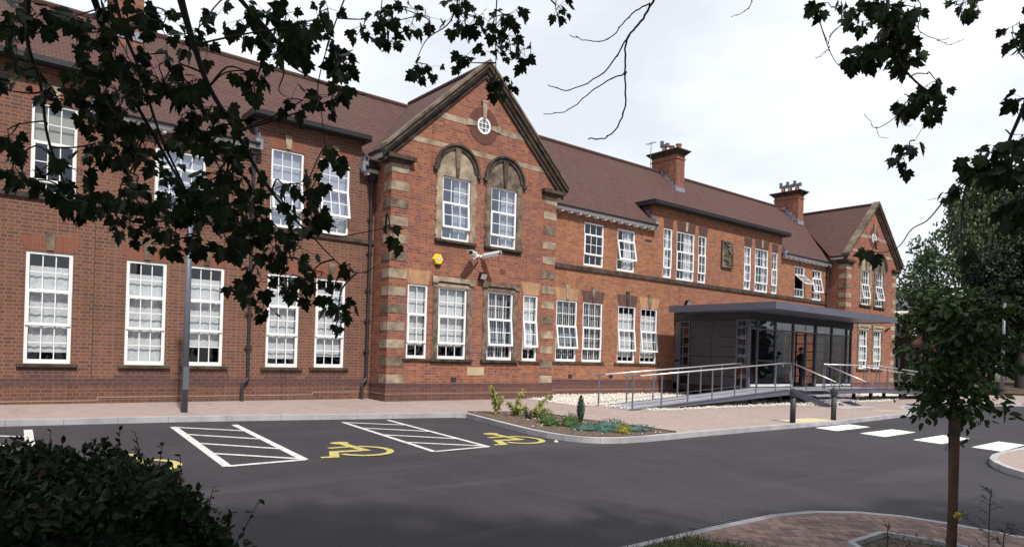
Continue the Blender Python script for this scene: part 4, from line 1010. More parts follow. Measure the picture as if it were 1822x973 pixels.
# sliding door leaves, parked open behind the fixed panes
for x0, x1 in ((26.05, 27.28), (29.2, 30.4)):
    b = MB()
    b.box(x0, x0 + 0.05, YF + 0.12, YF + 0.16, FZ + 0.01, 2.66); b.box(x1 - 0.05, x1, YF + 0.12, YF + 0.16, FZ + 0.01, 2.66); b.box(x0 + 0.05, x1 - 0.05, YF + 0.12, YF + 0.16, 2.58, 2.66); b.box(x0 + 0.05, x1 - 0.05, YF + 0.12, YF + 0.16, FZ + 0.01, FZ + 0.12)
    d = b.build('sliding_door', 'anthracite', porch)
    b = MB(); b.poly([(x0 + 0.05, YF + 0.14, FZ + 0.12), (x1 - 0.05, YF + 0.14, FZ + 0.12), (x1 - 0.05, YF + 0.14, 2.58), (x0 + 0.05, YF + 0.14, 2.58)]); b.build('door_pane', 'porch_glass', d)
    b = MB(); xh = x1 - 0.12 if x0 < 28 else x0 + 0.12; b.tube([(xh, YF + 0.08, 1.2), (xh, YF + 0.08, 2.0)], 0.018, 8); b.build('door_handle', 'handrail_steel', d)
# side wall: panels between two glazed strips
rows = [3.04, 2.80, 2.40, 2.00, 1.60, 1.21, 0.82, 0.42]
for col, (ya, yb) in enumerate(((-1.90, -0.86), (-3.03, -1.92))):
    b = MB()
    for r in range(len(rows) - 1): b.box(X0 - 0.02, X0 + 0.03, ya, yb, rows[r + 1] + 0.022, rows[r] - 0.022)
    b.build('cladding_panel', 'anthracite_panel', porch)
b = MB(); b.box(X0 - 0.003, X0 + 0.028, -3.04, -0.80, 0.2, 3.06); b.build('cladding_backing', 'lens_black', porch)
for ya, yb in ((-0.80, -0.34), (YF + 0.06, -3.06)):
    b = MB()
    for rr in rows: b.box(X0 - 0.025, X0 + 0.03, ya, yb, rr - 0.03, rr + 0.02)
    for y in ((ya, yb) if ya > -2 else (yb,)): b.box(X0 - 0.03, X0 + 0.035, y - 0.025, y + 0.025, 0.2, 3.06)
    if ya < -2: b.box(X0 - 0.05, X0 + 0.06, YF - 0.03, YF + 0.07, 0.2, TZ)
    b.build('strip_frame', 'anthracite', porch)
for ya, yb in ((-0.78, -0.36), (YF + 0.07, -3.08)):
    b = MB(); b.poly([(X0, yb, 0.42), (X0, ya, 0.42), (X0, ya, 3.05), (X0, yb, 3.05)]); b.build('glass_panel', 'porch_glass', porch)
b = MB(); b.box(25.2, X1 - 0.1, -0.30, -0.06, FZ, 3.26); b.build('dark_lobby_backing', 'cloth_dark', porch)  # near-black sheet added over the brick to make the lobby look dim
b = MB(); b.box(28.0, 29.5, -0.34, -0.301, FZ, 2.5); b.box(26.2, 27.6, -0.34, -0.301, 1.3, 2.3); b.build('lobby_door', 'desk_wood', porch)
b = MB(); b.box(X0 + 0.05, X1, YF + 0.2, -0.31, FZ + 0.001, FZ + 0.006); b.build('doormat', 'grille', porch)
b = MB()
for zz in (2.45, 2.06, 1.66, 0.9): b.box(X0 + 0.06, X0 + 0.09, -0.72, -0.42, zz, zz + 0.05); b.box(X0 + 0.06, X0 + 0.09, -3.50, -3.12, zz - 0.03, zz + 0.02)
b.box(X0 + 0.06, X0 + 0.09, -0.43, -0.40, 0.95, 2.9)
b.build('shelf', 'offwhite_paint', porch)
b = MB(); b.box(X0 + 0.0, X0 + 0.05, -0.33, -0.05, 0.15, 1.35); b.box(X0 + 0.0, X0 + 0.05, -0.33, -0.05, 1.45, 3.05); b.build('wall_panel', 'post_grey', porch)
b = MB(); b.box(X1 - 0.05, X1 + 0.03, YF + 0.08, -0.05, 0.2, 0.5)
for y in (-0.1, -0.9, -1.8, -2.7, -3.2): b.box(X1 - 0.04, X1 + 0.03, y - 0.03, y + 0.03, 0.5, TZ)
for r in rows: b.box(X1 - 0.035, X1 + 0.02, YF + 0.08, -0.05, r - 0.02, r + 0.02)
b.build('strip_frame', 'anthracite', porch)
b = MB(); b.poly([(X1, YF + 0.05, 0.5), (X1, -0.05, 0.5), (X1, -0.05, TZ), (X1, YF + 0.05, TZ)]); b.build('glass_panel', 'porch_glass', porch)
# things inside the porch
desk = thing('reception_desk', 'dark red wooden reception desk behind the porch glass', 'desk', (25.0, -2.7, FZ))
b = MB(); b.box(24.72, 25.85, -2.95, -2.55, FZ, 1.22); desk_b = b.build('desk_front', 'desk_wood', desk)
b = MB(); b.box(24.66, 25.92, -3.02, -2.35, 1.22, 1.27); b.build('desk_top', 'desk_wood', desk)
b = MB(); b.box(24.8, 25.05, -2.96, -2.945, 0.95, 1.1); b.box(24.8, 25.05, -2.96, -2.945, 0.68, 0.83); b.build('desk_opening', 'lens_black', desk)

# small lamp on the porch roof, leaning on the wall
def floodlight(name, loc, w, label, tilt=25):
    t = thing(name, label, 'floodlight', loc)
    x, y, z = loc
    b = MB(); c = Vector((x, y - 0.14, z)); tl = math.radians(tilt)
    az = Vector((0, -math.sin(tl), math.cos(tl))); ay = Vector((0, math.cos(tl), math.sin(tl)))
    b.obox(c, Vector((w / 2, 0, 0)), ay * 0.06, az * w * 0.42)
    b.obox(c + ay * 0.07, Vector((w * 0.3, 0, 0)), ay * 0.03, az * w * 0.25)
    b.build('housing', 'lens_black', t)
    b = MB(); b.obox(c - ay * 0.063, Vector((w * 0.43, 0, 0)), ay * 0.004, az * w * 0.34); b.build('lamp_glass', 'lamp_glass', t)
    b = MB(); b.box(x - 0.02, x + 0.02, y - 0.14, y, z - 0.02, z + 0.02); b.box(x - 0.05, x + 0.05, y - 0.01, y, z - 0.06, z + 0.06); b.build('bracket', 'cast_iron', t)
floodlight('floodlight', (13.0, -1.0, 3.86), 0.24, 'small black floodlight below the pair of white cameras')
floodlight('floodlight', (24.75, 0.0, 3.90), 0.22, 'small dark lamp on the wall just above the porch roof')
b = MB(); b.box(25.0, 25.5, -0.4, -0.1, 3.551, 3.62); tag = b.build('roof_vent', 'lead', porch)

# ================================================================== RAMP, STEPS, RAILINGS
ramp = thing('entrance_ramp', 'grey steel access ramp with handrails, leading up to the porch', 'ramp', (24, -4.4, 0))
FY, RY = -5.12, -3.72
DK = [(15.55, -0.085), (24.15, 0.435), (32.22, 0.435), (41.2, -0.06)]
def dz(x):
    for (xa, za), (xb, zb) in zip(DK, DK[1:]):
        if x <= xb: return za + (zb - za) * (x - xa) / (xb - xa)
    return DK[-1][1]
for (xa, za), (xb, zb) in zip(DK, DK[1:]):
    b = MB(); b.prism_y([(xa, za - 0.05), (xb, zb - 0.05), (xb, zb), (xa, za)], FY + 0.05, RY - 0.02 if xb < 25 or xa > 30 else YF - 0.04)
    b.build('deck', 'deck_grey', ramp)
b = MB()
for Y in (FY, RY - 0.02):
    for (xa, za), (xb, zb) in zip(DK, DK[1:]):
        if Y > -4 and 24 < xa < 30: continue
        da, db = (0.06 if xa < 16 else 0.20), (0.06 if xb > 40 else 0.20)
        y0, y1 = (Y, Y + 0.05) if Y < -4 else (Y, Y + 0.05)
        b.prism_y([(xa, za - da), (xb, zb - db), (xb, zb - db + 0.025), (xa, za - da + 0.025)], y0 - 0.03, y1)
        b.prism_y([(xa, za - da + 0.026), (xb, zb - db + 0.026), (xb, zb - 0.02), (xa, za - 0.02)], y0, y1 - 0.02)
        b.prism_y([(xa, za - 0.019), (xb, zb - 0.019), (xb, zb + 0.01), (xa, za + 0.01)], y0 - 0.03, y1)
b.build('edge_beam', 'anthracite', ramp)
for x in (20, 22.4, 24.3, 27.6, 31.9, 35):
    for y in (FY + 0.36, RY - 0.29):
        b = MB(); b.box(x - 0.06, x + 0.06, y - 0.06, y + 0.06, -0.2, dz(x) - 0.06); b.build('support_leg', 'dark_steel', ramp)
HRZ = 0.985
def post(x, y, h=None):
    b = MB(); z = dz(x); top = z + (h or HRZ - 0.03)
    b.box(x - 0.025, x + 0.025, y - 0.012, y + 0.012, z - 0.04, top); b.build('post', 'post_grey', ramp)
for x in (15.70, 17.02, 18.32, 19.62, 20.91, 22.21, 23.48, 24.56): post(x, FY + 0.05)
for x in (15.62, 16.90, 18.20, 19.48, 20.78, 22.05, 23.30): post(x, RY - 0.05)
for x in (26.97, 27.10, 28.35, 29.41, 30.72, 32.0, 32.78, 34.0, 35.37, 36.7, 38.0, 39.4): post(x, FY + 0.05)
for x in (33.4, 34.7, 36.0, 37.26, 38.73, 40.1): post(x, RY - 0.05)
def rail(pts, mat, r=0.024, name='handrail'):
    b = MB(); b.tube(pts, r, 8); b.build(name, mat, ramp, smooth=True)
yf, yr = FY + 0.05, RY - 0.05
def H(x): return dz(x) + HRZ
rail([(15.30, yf, 0.90), (16.0, yf, H(16.0) - 0.02)], 'post_grey', 0.022); rail([(16.0, yf, H(16.0) - 0.02), (23.92, yf, H(23.92))], 'handrail_steel')
rail([(23.92, yf, H(23.92)), (24.56, yf, H(24.56))], 'post_grey', 0.022)
rail([(15.20, yr, 0.90), (15.88, yr, H(15.88) - 0.02)], 'post_grey', 0.022); rail([(15.88, yr, H(15.88) - 0.02), (23.3, yr, H(23.3))], 'handrail_steel')
rail([(26.97, yf, H(27)), (32.1, yf, H(32.1)), (39.5, yf, H(39.5))], 'handrail_steel'); rail([(33.2, yr, H(33.2)), (40.2, yr, H(40.2))], 'handrail_steel')
b = MB()
for Y in (yf, yr):
    for x0, x1 in (((15.7, 24.5) if Y == yf else (15.62, 23.3)), ((27.0, 39.4) if Y == yf else (33.4, 40.1))):
        xs = [x0] + [v for v in (24.15, 32.22) if x0 < v < x1] + [x1]
        for a, c in zip(xs, xs[1:]): b.tube([(a, Y, dz(a) + 0.13), (c, Y, dz(c) + 0.13)], 0.008, 6)
b.build('lower_rail', 'post_grey', ramp)
b = MB(); b.box(23.9, 23.98, yf - 0.03, yf + 0.03, H(23.9) - 0.12, H(23.9) + 0.04); b.box(24.42, 24.5, yf - 0.05, yf + 0.01, 0.75, 1.15); b.build('rail_bracket', 'post_grey', ramp)
# steps
steps = thing('entrance_steps', 'short flight of open grey steel steps below the porch landing', 'steps', (25.9, -5.9, -0.1))
ST0, ST1 = 24.90, 26.97
for k, (y, z) in enumerate(((-5.50, 0.27), (-5.90, 0.11))):
    b = MB(); b.box(ST0 + 0.04, ST1 - 0.04, y - 0.36, y + 0.0, z - 0.035, z); b.box(ST0 + 0.04, ST1 - 0.04, y - 0.36, y - 0.33, z - 0.06, z - 0.035); b.build('tread', 'deck_grey', steps)
b = MB(); b.box(ST0 + 0.04, ST1 - 0.04, -5.35, FY - 0.032, 0.40, 0.435); b.build('tread', 'deck_grey', steps)
for x in (ST0 - 0.02, ST1 + 0.02):
    b = MB(); i = len(b.v)
    pr = [(-5.12, 0.40), (-6.62, -0.10), (-6.30, -0.13), (-5.12, 0.16)]
    b.v += [(x - 0.03, y, z) for y, z in pr] + [(x + 0.03, y, z) for y, z in pr]
    for q in ((0, 1, 2, 3), (7, 6, 5, 4), (0, 4, 5, 1), (1, 5, 6, 2), (2, 6, 7, 3), (3, 7, 4, 0)): b.f.append(q); b.m.append(0)
    b.build('stringer', 'anthracite', steps)
for x in (24.58, 26.97):
    b = MB(); b.tube([(x, yf, 1.42), (x, -5.35, 1.33)], 0.022, 8); b.tube([(x, -6.75, 0.80), (x, -7.05, 0.68)], 0.022, 8); h = b.build('stair_rail', 'post_grey', steps, smooth=True)
    b = MB(); b.tube([(x, -5.35, 1.33), (x, -6.75, 0.80)], 0.024, 8); b.build('handrail', 'handrail_steel', steps, smooth=True)
    b = MB(); xs = ST0 if x < 25 else ST1
    b.tube([(x, -5.80, 1.15), (xs, -5.45, 0.32)], 0.014, 6); b.build('baluster', 'post_grey', steps); b = MB(); b.tube([(x, -6.70, 0.80), (xs, -6.35, 0.0)], 0.014, 6); b.build('baluster', 'post_grey', steps)
    b = MB(); b.tube([(xs, -5.3, 0.42), (xs, -6.5, 0.02)], 0.008, 6); b.build('lower_rail', 'post_grey', steps)

# ================================================================== STREET FURNITURE
post_t = thing('lamp_column', 'tall slim grey steel column on the paving by the left windows', 'lamp column', (4.05, -2.47, gz(0, -2.47)))
b = MB(); b.tube([(4.05, -2.47, -0.05), (4.05, -2.47, 4.7)], [0.070, 0.060], 12); b.build('column', 'post_grey', post_t, smooth=True)
b = MB(); b.tube([(4.05, -2.47, 4.7), (4.05, -2.47, 4.78), (4.05, -2.47, 4.85)], [0.09, 0.12, 0.03], 12); b.build('lantern', 'dark_steel', post_t)
b = MB(); b.box(3.99, 4.11, -2.54, -2.53, 0.45, 0.95); b.build('access_door', 'post_grey', post_t)

def bollard(loc, label):
    t = thing('bollard', label, 'bollard', loc, 'bollards at the crossing'); x, y, z = loc
    b = MB(); b.tube([(x, y, z - 0.02), (x, y, z + 0.70)], [0.075, 0.070], 14); b.build('shaft', 'dark_steel', t, smooth=True)
    b = MB(); b.tube([(x, y, z + 0.70), (x, y, z + 0.71), (x, y, z + 0.83), (x, y, z + 0.84)], [0.078, 0.098, 0.098, 0.08], 14); b.tube([(x, y, z + 0.84), (x, y, z + 0.89), (x, y, z + 0.925)], [0.085, 0.075, 0.03], 14); b.tube([(x, y, z + 0.745), (x, y, z + 0.765)], 0.102, 14); b.build('cap', 'dark_steel', t)
    return t
b1 = bollard((17.68, -8.98, gz(0, -8.98)), 'dark bollard at the left corner of the yellow paving, nearer the shrub bed')
b2 = copy_tree(b1); b2.location = (19.85, -9.02, gz(0, -9.02)); b2['label'] = 'dark bollard in front of the steps, farther from the shrub bed'

# alarm box: yellow hexagon with small badge
al = thing('alarm_box', 'yellow hexagonal alarm box with a small white badge on the gable wall', 'alarm box', (11.38, -1.0, 4.21))
def hexa(r, sx=1.0): return [(11.38 + sx * r * math.cos(PI / 3 * k), 4.21 + r * math.sin(PI / 3 * k)) for k in range(6)]
b = MB(); o0, o1 = hexa(0.185, 1.0), hexa(0.150, 1.0); b.prism_y(o0, -1.045, -0.995)
i = len(b.v); b.v += [(x, -1.045, z) for x, z in o0] + [(x, -1.10, z) for x, z in o1]
for k in range(6): b.f.append((i + k, i + (k + 1) % 6, i + 6 + (k + 1) % 6, i + 6 + k)); b.m.append(0)
b.f.append(tuple(i + 6 + k for k in range(6))); b.m.append(0)
b.build('box', 'alarm_yellow', al)
b = MB(); b.prism_y([(11.38 + 0.068 * math.cos(PI / 4 * (k + .5)), 4.21 + 0.062 * math.sin(PI / 4 * (k + .5))) for k in range(8)], -1.106, -1.098, 1)
b.prism_y([(11.38 + 0.06 * math.cos(PI / 4 * (k + .5)), 4.21 + 0.054 * math.sin(PI / 4 * (k + .5))) for k in range(8)], -1.109, -1.105, 0)
for x, pts in ((-0.038, None),):
    # three blurred dark letter forms on the badge
    b.bar((11.335, -1.111, 4.19), (11.348, -1.111, 4.23), 0.004, 0.007, 1, Vector((0, 1, 0))); b.bar((11.348, -1.111, 4.23), (11.361, -1.111, 4.19), 0.004, 0.007, 1, Vector((0, 1, 0)))
    b.box(11.370, 11.377, -1.112, -1.109, 4.19, 4.23, 1); b.ring_y(11.376, 4.21, 0.013, 0.020, -PI / 2, PI / 2, -1.112, -1.109, 8, 1)
    b.box(11.402, 11.432, -1.112, -1.109, 4.223, 4.23, 1); b.box(11.413, 11.420, -1.112, -1.109, 4.19, 4.223, 1)
b.build('badge', ['badge_white', 'badge_blue'], al)
b = MB(); b.prism_y([(11.32, 4.015), (11.44, 4.015), (11.46, 4.05), (11.30, 4.05)], -1.07, -0.995); b.build('sounder_grille', 'lens_black', al)

def camera_unit(mount, tip, label, shield=True):
    """bullet camera: housing with sunshield on a wall arm"""
    mount, tip = Vector(mount), Vector(tip)
    t = thing('security_camera', label, 'security camera', mount, None)
    d = (tip - mount); dh = Vector((d.x, d.y, 0)).normalized()
    back = mount + Vector((0, -0.22, 0.22)) * 0 + (mount - tip) * 0.0
    rear = tip - d.normalized() * 0.50
    b = MB(); b.bar(rear, tip, 0.13, 0.11); b.build('housing', 'white_paint', t)
    b = MB(); sd = d.normalized().cross(Vector((0, 0, 1))).normalized(); u = sd.cross(d.normalized())
    c0 = rear - d.normalized() * 0.02 + u * 0.065; c1 = tip + d.normalized() * 0.06 + u * 0.065
    b.bar(c0, c1, 0.165, 0.012); b.bar(c0 + sd * 0.08 - u * 0.035, c1 + sd * 0.08 - u * 0.035, 0.008, 0.07); b.bar(c0 - sd * 0.08 - u * 0.035, c1 - sd * 0.08 - u * 0.035, 0.008, 0.07)
    b.build('sunshield', 'white_paint', t)
    b = MB(); b.bar(tip, tip + d.normalized() * 0.012, 0.10, 0.085); b.build('lens', 'lens_black', t)
    b = MB(); mid = (rear + tip) * 0.5 - u * 0.055
    b.tube([mid, mid - Vector((0, 0, 0.10)), (mount.x, mount.y - 0.14, mount.z), mount + Vector((0, -0.01, 0))], 0.024, 8); b.tube([mount + Vector((0, -0.04, 0)), mount], 0.055, 10); b.build('wall_arm', 'white_paint', t, smooth=True)
camera_unit((12.86, -1.0, 4.48), (12.22, -1.55, 4.46), 'white wall camera pointing left, above the alarm box side')
camera_unit((13.00, -1.0, 4.47), (13.24, -1.62, 4.55), 'white wall camera pointing right, beside its left-pointing twin')
camera_unit((43.30, -1.0, 4.62), (43.75, -1.5, 4.62), 'white wall camera on the far corner of the distant gable')

aer = thing('television_aerial', 'thin rooftop aerial beside the middle chimney', 'aerial', (27.05, 3.9, 10.3))
b = MB(); b.tube([(26.75, 3.85, 10.2), (26.75, 3.85, 12.1)], 0.016, 6); b.build('mast', 'grey_cowl', aer)
b = MB(); b.bar((26.75, 3.55, 12.05), (26.75, 4.15, 12.05), 0.02, 0.02)
for k in range(5): y = 3.6 + k * 0.12; b.bar((26.6, y, 12.05), (26.9, y, 12.05), 0.012, 0.012)
b.build('antenna_bars', 'grey_cowl', aer)

# distant lamp column by the trees
far_l = thing('lamp_column', 'thin distant grey column in front of the dark trees', 'lamp column', (45.5, -5.85, gz(0, -5.85)))
b = MB(); b.tube([(45.5, -5.85, -0.15), (45.5, -5.85, 5.2)], [0.10, 0.075], 10); b.build('column', 'post_grey', far_l, smooth=True)
b = MB(); b.tube([(45.5, -5.85, 5.2), (45.5, -5.85, 5.35), (45.5, -5.85, 5.5)], [0.13, 0.16, 0.05], 10); b.build('lantern', 'dark_steel', far_l)

# neighbouring house seen past the gable
hs = thing('brick_house', 'dark red brick house with white windows, half hidden past the far gable', 'house', (60, 6, 0))
b = MB(); HH = [(x, x + 1.5, z, z + 1.35) for x in (50.4, 52.7, 55.2, 57.9, 61.2, 64.5) for z in (1.1, 3.75)]
wallpanel(b, 48, 74, -0.3, 5.6, HH, 3.0); b.poly([(48, 3, -0.3), (48, 3, 5.6), (48, 12, 5.6), (48, 12, -0.3)]); b.build('wall', 'hall_wall', hs)
for a, c, d, e in HH:
    b = MB(); b.box(a, a + 0.1, 3.0, 3.1, d, e); b.box(c - 0.1, c, 3.0, 3.1, d, e); b.box(a, c, 2.9, 3.1, d - 0.12, d + 0.12); b.box(a + 0.1, c - 0.1, 3.0, 3.1, e - 0.12, e); b.box((a + c) / 2 - 0.07, (a + c) / 2 + 0.07, 3.02, 3.09, d + 0.12, e - 0.12)
    w = b.build('window', 'white_paint', hs)
    b = MB(); b.poly([(a + 0.1, 3.06, d), (c - 0.1, 3.06, d), (c - 0.1, 3.06, e), (a + 0.1, 3.06, e)]); b.build('pane', 'window_glass', w)
b = MB(); b.box(48.1, 73.9, 4.5, 4.6, -0.2, 5.5); b.build('room_partition', 'room_dark', hs)
b = MB(); b.prism_y([(48, 2.55), (74, 2.55), (74, 3.1), (48, 3.1)], 2.96, 3.02); b.build('tile_band', 'roof_tile', hs)
b = MB(); b.poly([(47.7, 2.5, 5.5), (74.3, 2.5, 5.5), (74.3, 7.5, 8.2), (47.7, 7.5, 8.2)]); b.poly([(47.7, 12.5, 5.5), (47.7, 7.5, 8.2), (74.3, 7.5, 8.2), (74.3, 12.5, 5.5)]); b.poly([(47.8, 3, 5.5), (47.8, 7.5, 8.2), (47.8, 12, 5.5)]); b.build('roof', 'slate', hs)
b = MB(); b.box(47.7, 74.3, 2.4, 2.52, 5.32, 5.55); b.build('eaves_board', 'white_paint', hs)

# ================================================================== PERSON just inside the open door
def person(loc, yaw=0.0):
    x0, y0, z0 = loc
    t = thing('person', 'person in dark clothes standing inside the open porch doorway, one hand raised', 'person', loc)
    J = {'pel': (0, 0, .86), 'waist': (0, 0, 1.0), 'chest': (0, .01, 1.2), 'neck': (0, 0, 1.38), 'head0': (0, -.01, 1.45), 'head1': (0, -.02, 1.58),
         'hipL': (-.09, 0, .82), 'knL': (-.10, -.02, .46), 'anL': (-.10, .02, .08), 'toeL': (-.11, -.14, .03), 'hipR': (.09, 0, .82), 'knR': (.10, -.01, .46), 'anR': (.10, .03, .08), 'toeR': (.12, -.13, .03),
         'shL': (-.17, 0, 1.32), 'elL': (-.28, -.04, 1.10), 'wrL': (-.30, -.22, 1.22), 'haL': (-.30, -.28, 1.28), 'shR': (.17, 0, 1.32), 'elR': (.22, .02, 1.06), 'wrR': (.22, -.06, .84), 'haR': (.22, -.08, .77)}
    Rr = {'pel': .13, 'waist': .115, 'chest': .135, 'neck': .05, 'head0': .065, 'head1': .08, 'hipL': .085, 'knL': .055, 'anL': .038, 'toeL': .03, 'hipR': .085, 'knR': .055, 'anR': .038, 'toeR': .03, 'shL': .055, 'elL': .042, 'wrL': .03, 'haL': .028, 'shR': .055, 'elR': .042, 'wrR': .03, 'haR': .028}
    E_ = [('pel', 'waist'), ('waist', 'chest'), ('chest', 'neck'), ('neck', 'head0'), ('head0', 'head1'), ('pel', 'hipL'), ('hipL', 'knL'), ('knL', 'anL'), ('anL', 'toeL'), ('pel', 'hipR'), ('hipR', 'knR'), ('knR', 'anR'), ('anR', 'toeR'), ('chest', 'shL'), ('shL', 'elL'), ('elL', 'wrL'), ('wrL', 'haL'), ('chest', 'shR'), ('shR', 'elR'), ('elR', 'wrR'), ('wrR', 'haR')]
    names = list(J); verts = [J[k] for k in names]; edges = [(names.index(a), names.index(c)) for a, c in E_]; rads = [Rr[k] for k in names]
    for hand, out_ in (('haL', (0, -.4, 1)), ('haR', (0, -.2, -1))):            # five fingers each
        hb = Vector(J[hand]); ov = Vector(out_).normalized()
        for f in range(5):
            sx = (f - 2) * .014; L = (.05, .072, .08, .074, .058)[f]; base = hb + Vector((sx, 0, 0)) + ov * .015
            if f == 0: base = hb + Vector((-.03, -.01, 0)); 
            i = len(verts); verts += [tuple(base), tuple(base + ov * L * .5 + Vector((sx * .3, -.008, 0))), tuple(base + ov * L + Vector((sx * .4, -.025, 0)))]; rads += [.009, .008, .007]
            edges += [(names.index(hand), i), (i, i + 1), (i + 1, i + 2)]
    me = bpy.data.meshes.new('body'); me.from_pydata(verts, edges, [])
    o = bpy.data.objects.new('body', me); COL.objects.link(o); o.parent = t
    sk = o.modifiers.new('skin', 'SKIN'); sk.use_smooth_shade = True
    sv = me.skin_vertices[0].data if me.skin_vertices else None
    if sv is None:
        bpy.context.view_layer.objects.active = o
        sv = o.data.skin_vertices[0].data
    for k, r in enumerate(rads): sv[k].radius = (r, r)
    sv[0].use_root = True
    sub = o.modifiers.new('sub', 'SUBSURF'); sub.levels = sub.render_levels = 1
    me.materials.append(MATS['skin'])
    def shell(name, mat, pts, rad, seg=10, sm=True):
        b = MB(); b.tube([(x0 + p[0], y0 + p[1], z0 + p[2]) for p in pts], rad, seg); return b.build(name, mat, t, smooth=sm)
    shell('jumper', 'cloth_dark', [(0, 0, .80), (0, 0, 1.0), (0, .01, 1.22), (0, 0, 1.34), (0, 0, 1.39)], [.17, .15, .18, .15, .065], 12)
    shell('sleeve', 'cloth_dark', [J['shL'], J['elL'], J['wrL']], [.075, .06, .045]); shell('sleeve', 'cloth_dark', [J['shR'], J['elR'], J['wrR']], [.075, .06, .045])
    shell('trousers', 'cloth_dark', [J['hipL'], J['knL'], (-.10, .02, .06)], [.11, .08, .07]); shell('trousers', 'cloth_dark', [J['hipR'], J['knR'], (.10, .03, .06)], [.11, .08, .07])
    b = MB()                                                     # hair cap
    for i in range(8):
        for j in range(4):
            def hp(a, c):
                th = 2 * PI * a / 8; ph = PI / 2 * (1 - c / 4 * 1.25)
                y = math.cos(ph) * math.sin(th) * .115 + .015
                z = math.sin(ph) * .125
                if y < -.06: z = max(z, .05)
                return (x0 + math.cos(ph) * math.cos(th) * .10, y0 + y - .01, z0 + 1.56 + z)
            b.poly([hp(i, j + 1), hp(i + 1, j + 1), hp(i + 1, j), hp(i, j)])
    b.build('hair', 'hair', t, smooth=True)
    b = MB(); hx, hy, hz_ = x0, y0 - .105, z0 + 1.545
    b.obox((hx, hy, hz_ - .005), Vector((.012, 0, 0)), Vector((0, .02, 0)), Vector((0, -.006, .022))); b.build('nose', 'skin', t)
    for s_ in (-1, 1):
        b = MB(); b.obox((hx + s_ * .032, hy + .018, hz_ + .022), Vector((.013, 0, 0)), Vector((0, .006, 0)), Vector((0, 0, .006))); b.build('eye', 'lens_black', t)
    b = MB(); b.obox((hx, hy + .014, hz_ - .048), Vector((.024, 0, 0)), Vector((0, .006, 0)), Vector((0, 0, .006))); b.build('mouth', 'desk_wood', t)
    t.rotation_euler = (0, 0, yaw)
    return t
person((28.98, -3.05, FZ), 0.45)
# ================================================================== VEGETATION
MAPLE_R = [(0, .02), (.10, -.05), (.26, -.10), (.36, -.02), (.38, .06), (.50, .10), (.56, .19), (.45, .27), (.52, .36), (.58, .52), (.42, .50), (.30, .47), (.30, .60), (.27, .72), (.16, .76), (.09, .88), (0, 1.0)]
OVAL_R = [(0, 0), (.16, .10), (.30, .32), (.31, .55), (.20, .80), (0, 1.0)]
LANCE_R = [(0, 0), (.10, .2), (.12, .5), (0, 1.0)]
def add_leaf(b, base, dirv, nrm, size, half, mi=0, fold=0.25, droop=0.25):
    """one leaf of two half blades folded along the midrib"""
    d = dirv.normalized(); n = (nrm - d * nrm.dot(d))
    if n.length < 1e-4: n = d.orthogonal()
    n.normalize(); s = d.cross(n)
    for sg in (1, -1):
        pts = []
        for x, y in half:
            r2 = x * x + y * y
            pts.append(base + s * (x * sg * size) + d * (y * size) - n * (droop * r2 * size) + n * (fold * x * size))
        if sg < 0: pts = pts[::-1]
        b.poly(pts, mi)
def rv(g): 
    while True:
        v = Vector((g.uniform(-1, 1), g.uniform(-1, 1), g.uniform(-1, 1)))
        if 0.05 < v.length < 1: return v.normalized()
def smooth_path(pts, k=5):
    """Catmull-Rom through the points"""
    P = [pts[0]] + list(pts) + [pts[-1]]; r = []
    for i in range(1, len(P) - 2):
        for j in range(k):
            t = j / k; a, c, d, e = P[i - 1], P[i], P[i + 1], P[i + 2]
            r.append(0.5 * ((2 * c) + (d - a) * t + (2 * a - 5 * c + 4 * d - e) * t * t + (3 * c - a - 3 * d + e) * t ** 3))
    r.append(pts[-1]); return r

def arrive(F_, P):
    """bough from the fork that arrives at P[0] already pointing along the branch"""
    c = P[0] + (P[0] - P[1]).normalized() * (F_ - P[0]).length * 0.55 + Vector((0, 0, .25))
    return [F_ * (1 - t) ** 2 + c * (2 * t * (1 - t)) + P[0] * t * t for t in [k / 12 for k in range(12)]]
